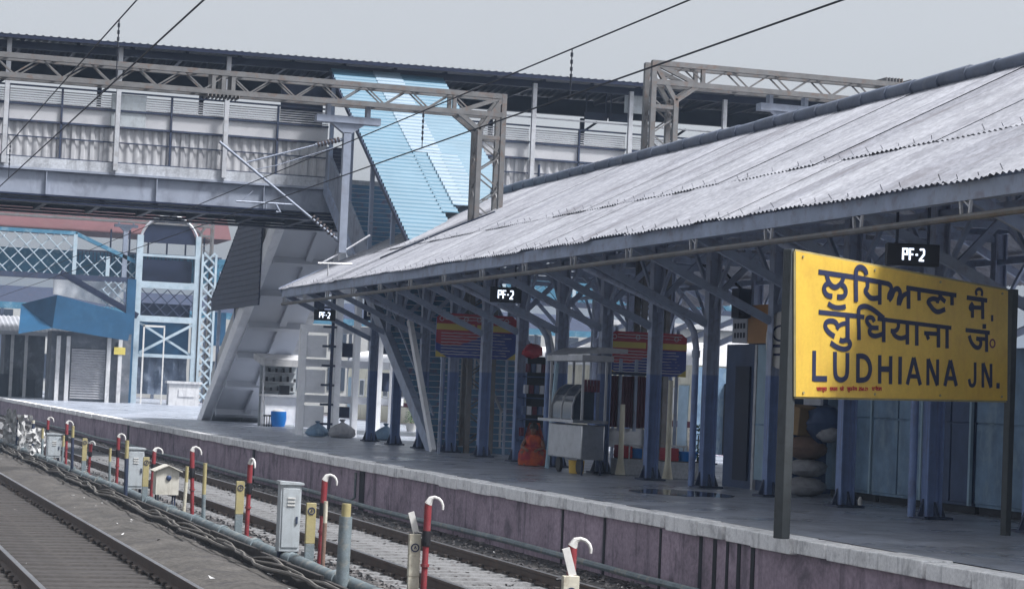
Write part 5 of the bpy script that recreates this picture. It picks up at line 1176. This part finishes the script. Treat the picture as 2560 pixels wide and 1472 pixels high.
letters('latin_lettering', [
    (D_, [(2115, 230), (2115, 440), (2108, 505), (2080, 530), (2050, 515), (2038, 440)], 7.4), (D_, [(2212, 548), (2212, 238)], 7.4, F_), (D_, [(2216, 242), (2314, 548)], 8, F_), (D_, [(2314, 548), (2314, 248)], 7.4, F_), (D_, [(2383, 525), (2422, 526)], 10.5, F_)])
small = []
def sm_(x, segs):
    for s in segs: small.append((D_, [(x+a, 548+b) for a, b in s], 1.9, F_))
for x, kind in ((108, 's'), (138, 'm'), (172, 'u'), (205, 'd'), (275, 'm'), (308, 's'), (340, 'l'), (402, 's'), (420, 'e'), (492, 'u'), (520, 'd'), (552, 'e'), (585, 'l'), (808, 'm'), (842, 'e'), (872, 'd'), (900, 'l')):
    sm_(x, [[(-2, 0), (30, 1)], [(24, 0), (24, 40)]]+{'s': [[(4, 2), (4, 18), (14, 26), (8, 38)]], 'm': [[(6, 2), (6, 30), (24, 30)]], 'u': [[(6, 2), (14, 20), (4, 36)], [(10, 44), (24, 56), (30, 44)]], 'd': [[(18, 2), (4, 14), (6, 30), (20, 34)]], 'l': [[(14, 12), (2, 18), (8, 34)], [(14, 12), (24, 20)]], 'e': [[(4, 20), (20, 20)], [(24, -2), (14, -18)]]}[kind])
dg = {'2': [[(0, 4), (10, 0), (16, 10), (0, 36), (18, 36)]], '5': [[(16, 0), (2, 0), (2, 14), (14, 16), (14, 32), (0, 36)]], '6': [[(14, 0), (2, 16), (2, 34), (14, 34), (15, 20), (3, 20)]], '1': [[(8, 0), (8, 36)]], '.': [[(4, 34), (9, 35)]]}
for k, ch in enumerate('256.21'): sm_(640+22*k+(0 if k < 4 else -6), dg[ch])
letters('small_red_lettering', small, 'ink_red')
# ---------------------------------------------------------------- platform number displays
LED = [[(0, 0), (0, 1), (.62, 1), (.62, .52), (0, .52)], [(1.0, 0), (1.0, 1), (1.6, 1)], [(1.0, .52), (1.5, .52)], [(1.85, .5), (2.2, .5)], [(2.5, .92), (2.6, 1), (3.0, 1), (3.1, .9), (3.1, .55), (2.5, .05), (2.5, 0), (3.12, 0)]]
def pf(xm, ym, zm, w, h, rz_, label):
    t = thing('platform_display', label, 'display', (xm, ym, zm), 'platform number displays')
    Rm = Matrix.Rotation(rz_, 3, 'Z'); ux = Rm @ V((1, 0, 0)); nr = Rm @ V((0, -1, 0)); c = V((xm, ym, zm))
    mb = MB(); mb.box(c, (w, .14, h), rz=rz_); mb.build('housing', 'led_black', t, bevel=.01)
    mb = MB(); s = h*.5; o = c+nr*.072-ux*(s*.62*1.56)-V((0, 0, s/2))
    for k, l in enumerate(LED): ribbon(mb, [o+ux*(a*s*.62)+V((0, 0, b*s)) for a, b in l], h*.085, nr, .004, .001+.0005*k)
    mb.build('lettering', 'led', t, smooth=False)
    for q in (-.3, .3): mb = MB(); p = c+ux*(w*q)+V((0, 0, h/2)); mb.tube([p, p+V((0, 0, rz(xm)-.35-zm-h/2 if False else .5))], .02, 6); mb.build('hanger', 'steel_dark', t)
def pfpix(X, a, b, label):
    p = at('X', X, *a); D = (p-EYE).dot(fw); q = EYE+(at('Y', 60, *b)-EYE)*(D/((at('Y', 60, *b)-EYE).dot(fw)))
    c = (p+q)/2; pf(c.x, c.y, c.z, abs((q-p).dot(rt))*1.03, abs(p.z-q.z)+.03, math.radians(-14), label)
pfpix(13.55, (2216, 610), (2345, 665), 'black platform display reading PF-2 above the yellow name board')
pfpix(14.0, (1226, 718), (1302, 756), 'black platform display reading PF-2 in the middle of the canopy, partly hidden by a strut')
pfpix(14.0, (786, 775), (838, 801), 'small black platform display reading PF-2 at the far end of the canopy')
# ---------------------------------------------------------------- red, yellow and blue notice boards
def notice(Y, pa, pb, label):
    p = at('Y', Y, *pa); q = at('Y', Y, *pb); x0, x1, z1, z0 = p.x, q.x, p.z, q.z; w, h = x1-x0, z1-z0
    t = thing('notice_board', label, 'notice board', ((x0+x1)/2, Y, 0), 'red and blue notice boards')
    P = lambda a, b, d=0: (x0+w*a, Y-d, z0+h*b)
    mb = MB(); mb.prism([P(0, .1), P(.08, 0), P(.92, 0), P(1, .12), P(1, .9), P(.93, 1), P(.07, 1), P(0, .9)], (0, .05, 0)); mb.build('backing', 'board_blue', t)
    mb = MB(); mb.prism([P(0, .33, .004), P(.1, .25, .004), P(.28, .28, .004), P(.48, .42, .004), P(.62, .60, .004), P(1, .60, .004), P(1, .9, .004), P(.93, 1, .004), P(.07, 1, .004), P(0, .9, .004)], (0, .003, 0)); mb.build('red_field', 'board_red', t)
    for pts in ([(.0, .62), (.47, .62), (.47, .76), (.0, .76)], [(.5, .62), (1, .62), (1, .76), (.5, .76)], [(.0, .0), (.14, .0), (.0, .15)], [(.88, .0), (1, .0), (1, .16)]):
        mb = MB(); mb.prism([P(a, b, .008) for a, b in pts], (0, .003, 0)); mb.build('yellow_band', 'board_yellow', t)
    k = 0
    for b in (.93, .86, .55, .48, .41, .34, .27, .2, .13, .07):
        a = .1 if b > .8 else .06; mb = MB()
        n_ = 24; ribbon(mb, [V(P(a+(random.uniform(.82, .95)-a)*j/n_, b+random.uniform(-.006, .006), .012)) for j in range(n_+1)], h*.02, (0, -1, 0), .002, 0)
        mb.build('text_row', 'board_text', t, smooth=False)
    mb = MB()
    for a in (.06, .36, .52, .86): ring(mb, P(a, .87, .012), h*.05, h*.016, 14)
    mb.build('emblem_rings', 'board_text', t, smooth=False)
    for a in (.1, .9): mb = MB(); mb.bar((x0+w*a, Y+.08, 0), (x0+w*a, Y+.08, z1+.1), .06); mb.build('leg', 'steel_blue', t)
notice(53.9, (1093, 781), (1290, 900), 'larger red and blue notice board with yellow stripe behind the far columns')
notice(45.6, (1525, 826), (1714, 943), 'red and blue notice board with yellow stripe above the maroon curtains')
# ---------------------------------------------------------------- hazy air
hz = MB(); hz.b2((-950, -65, -2.05), (950, 2650, 30)); h = hz.build('haze', 'floor', smooth=False)
hm = bpy.data.materials.new('haze'); hm.use_nodes = True; hn = hm.node_tree.nodes; hn.clear()
ho = hn.new('ShaderNodeOutputMaterial'); hv = hn.new('ShaderNodeVolumePrincipled'); hv.inputs['Density'].default_value = .0006; hv.inputs['Color'].default_value = (.6, .76, 1, 1); hv.inputs['Anisotropy'].default_value = .2
hm.node_tree.links.new(hv.outputs[0], ho.inputs['Volume']); h.data.materials.clear(); h.data.materials.append(hm)
h['kind'] = 'stuff'; h['label'] = 'pale bluish hazy air over the station'; h['category'] = 'haze'
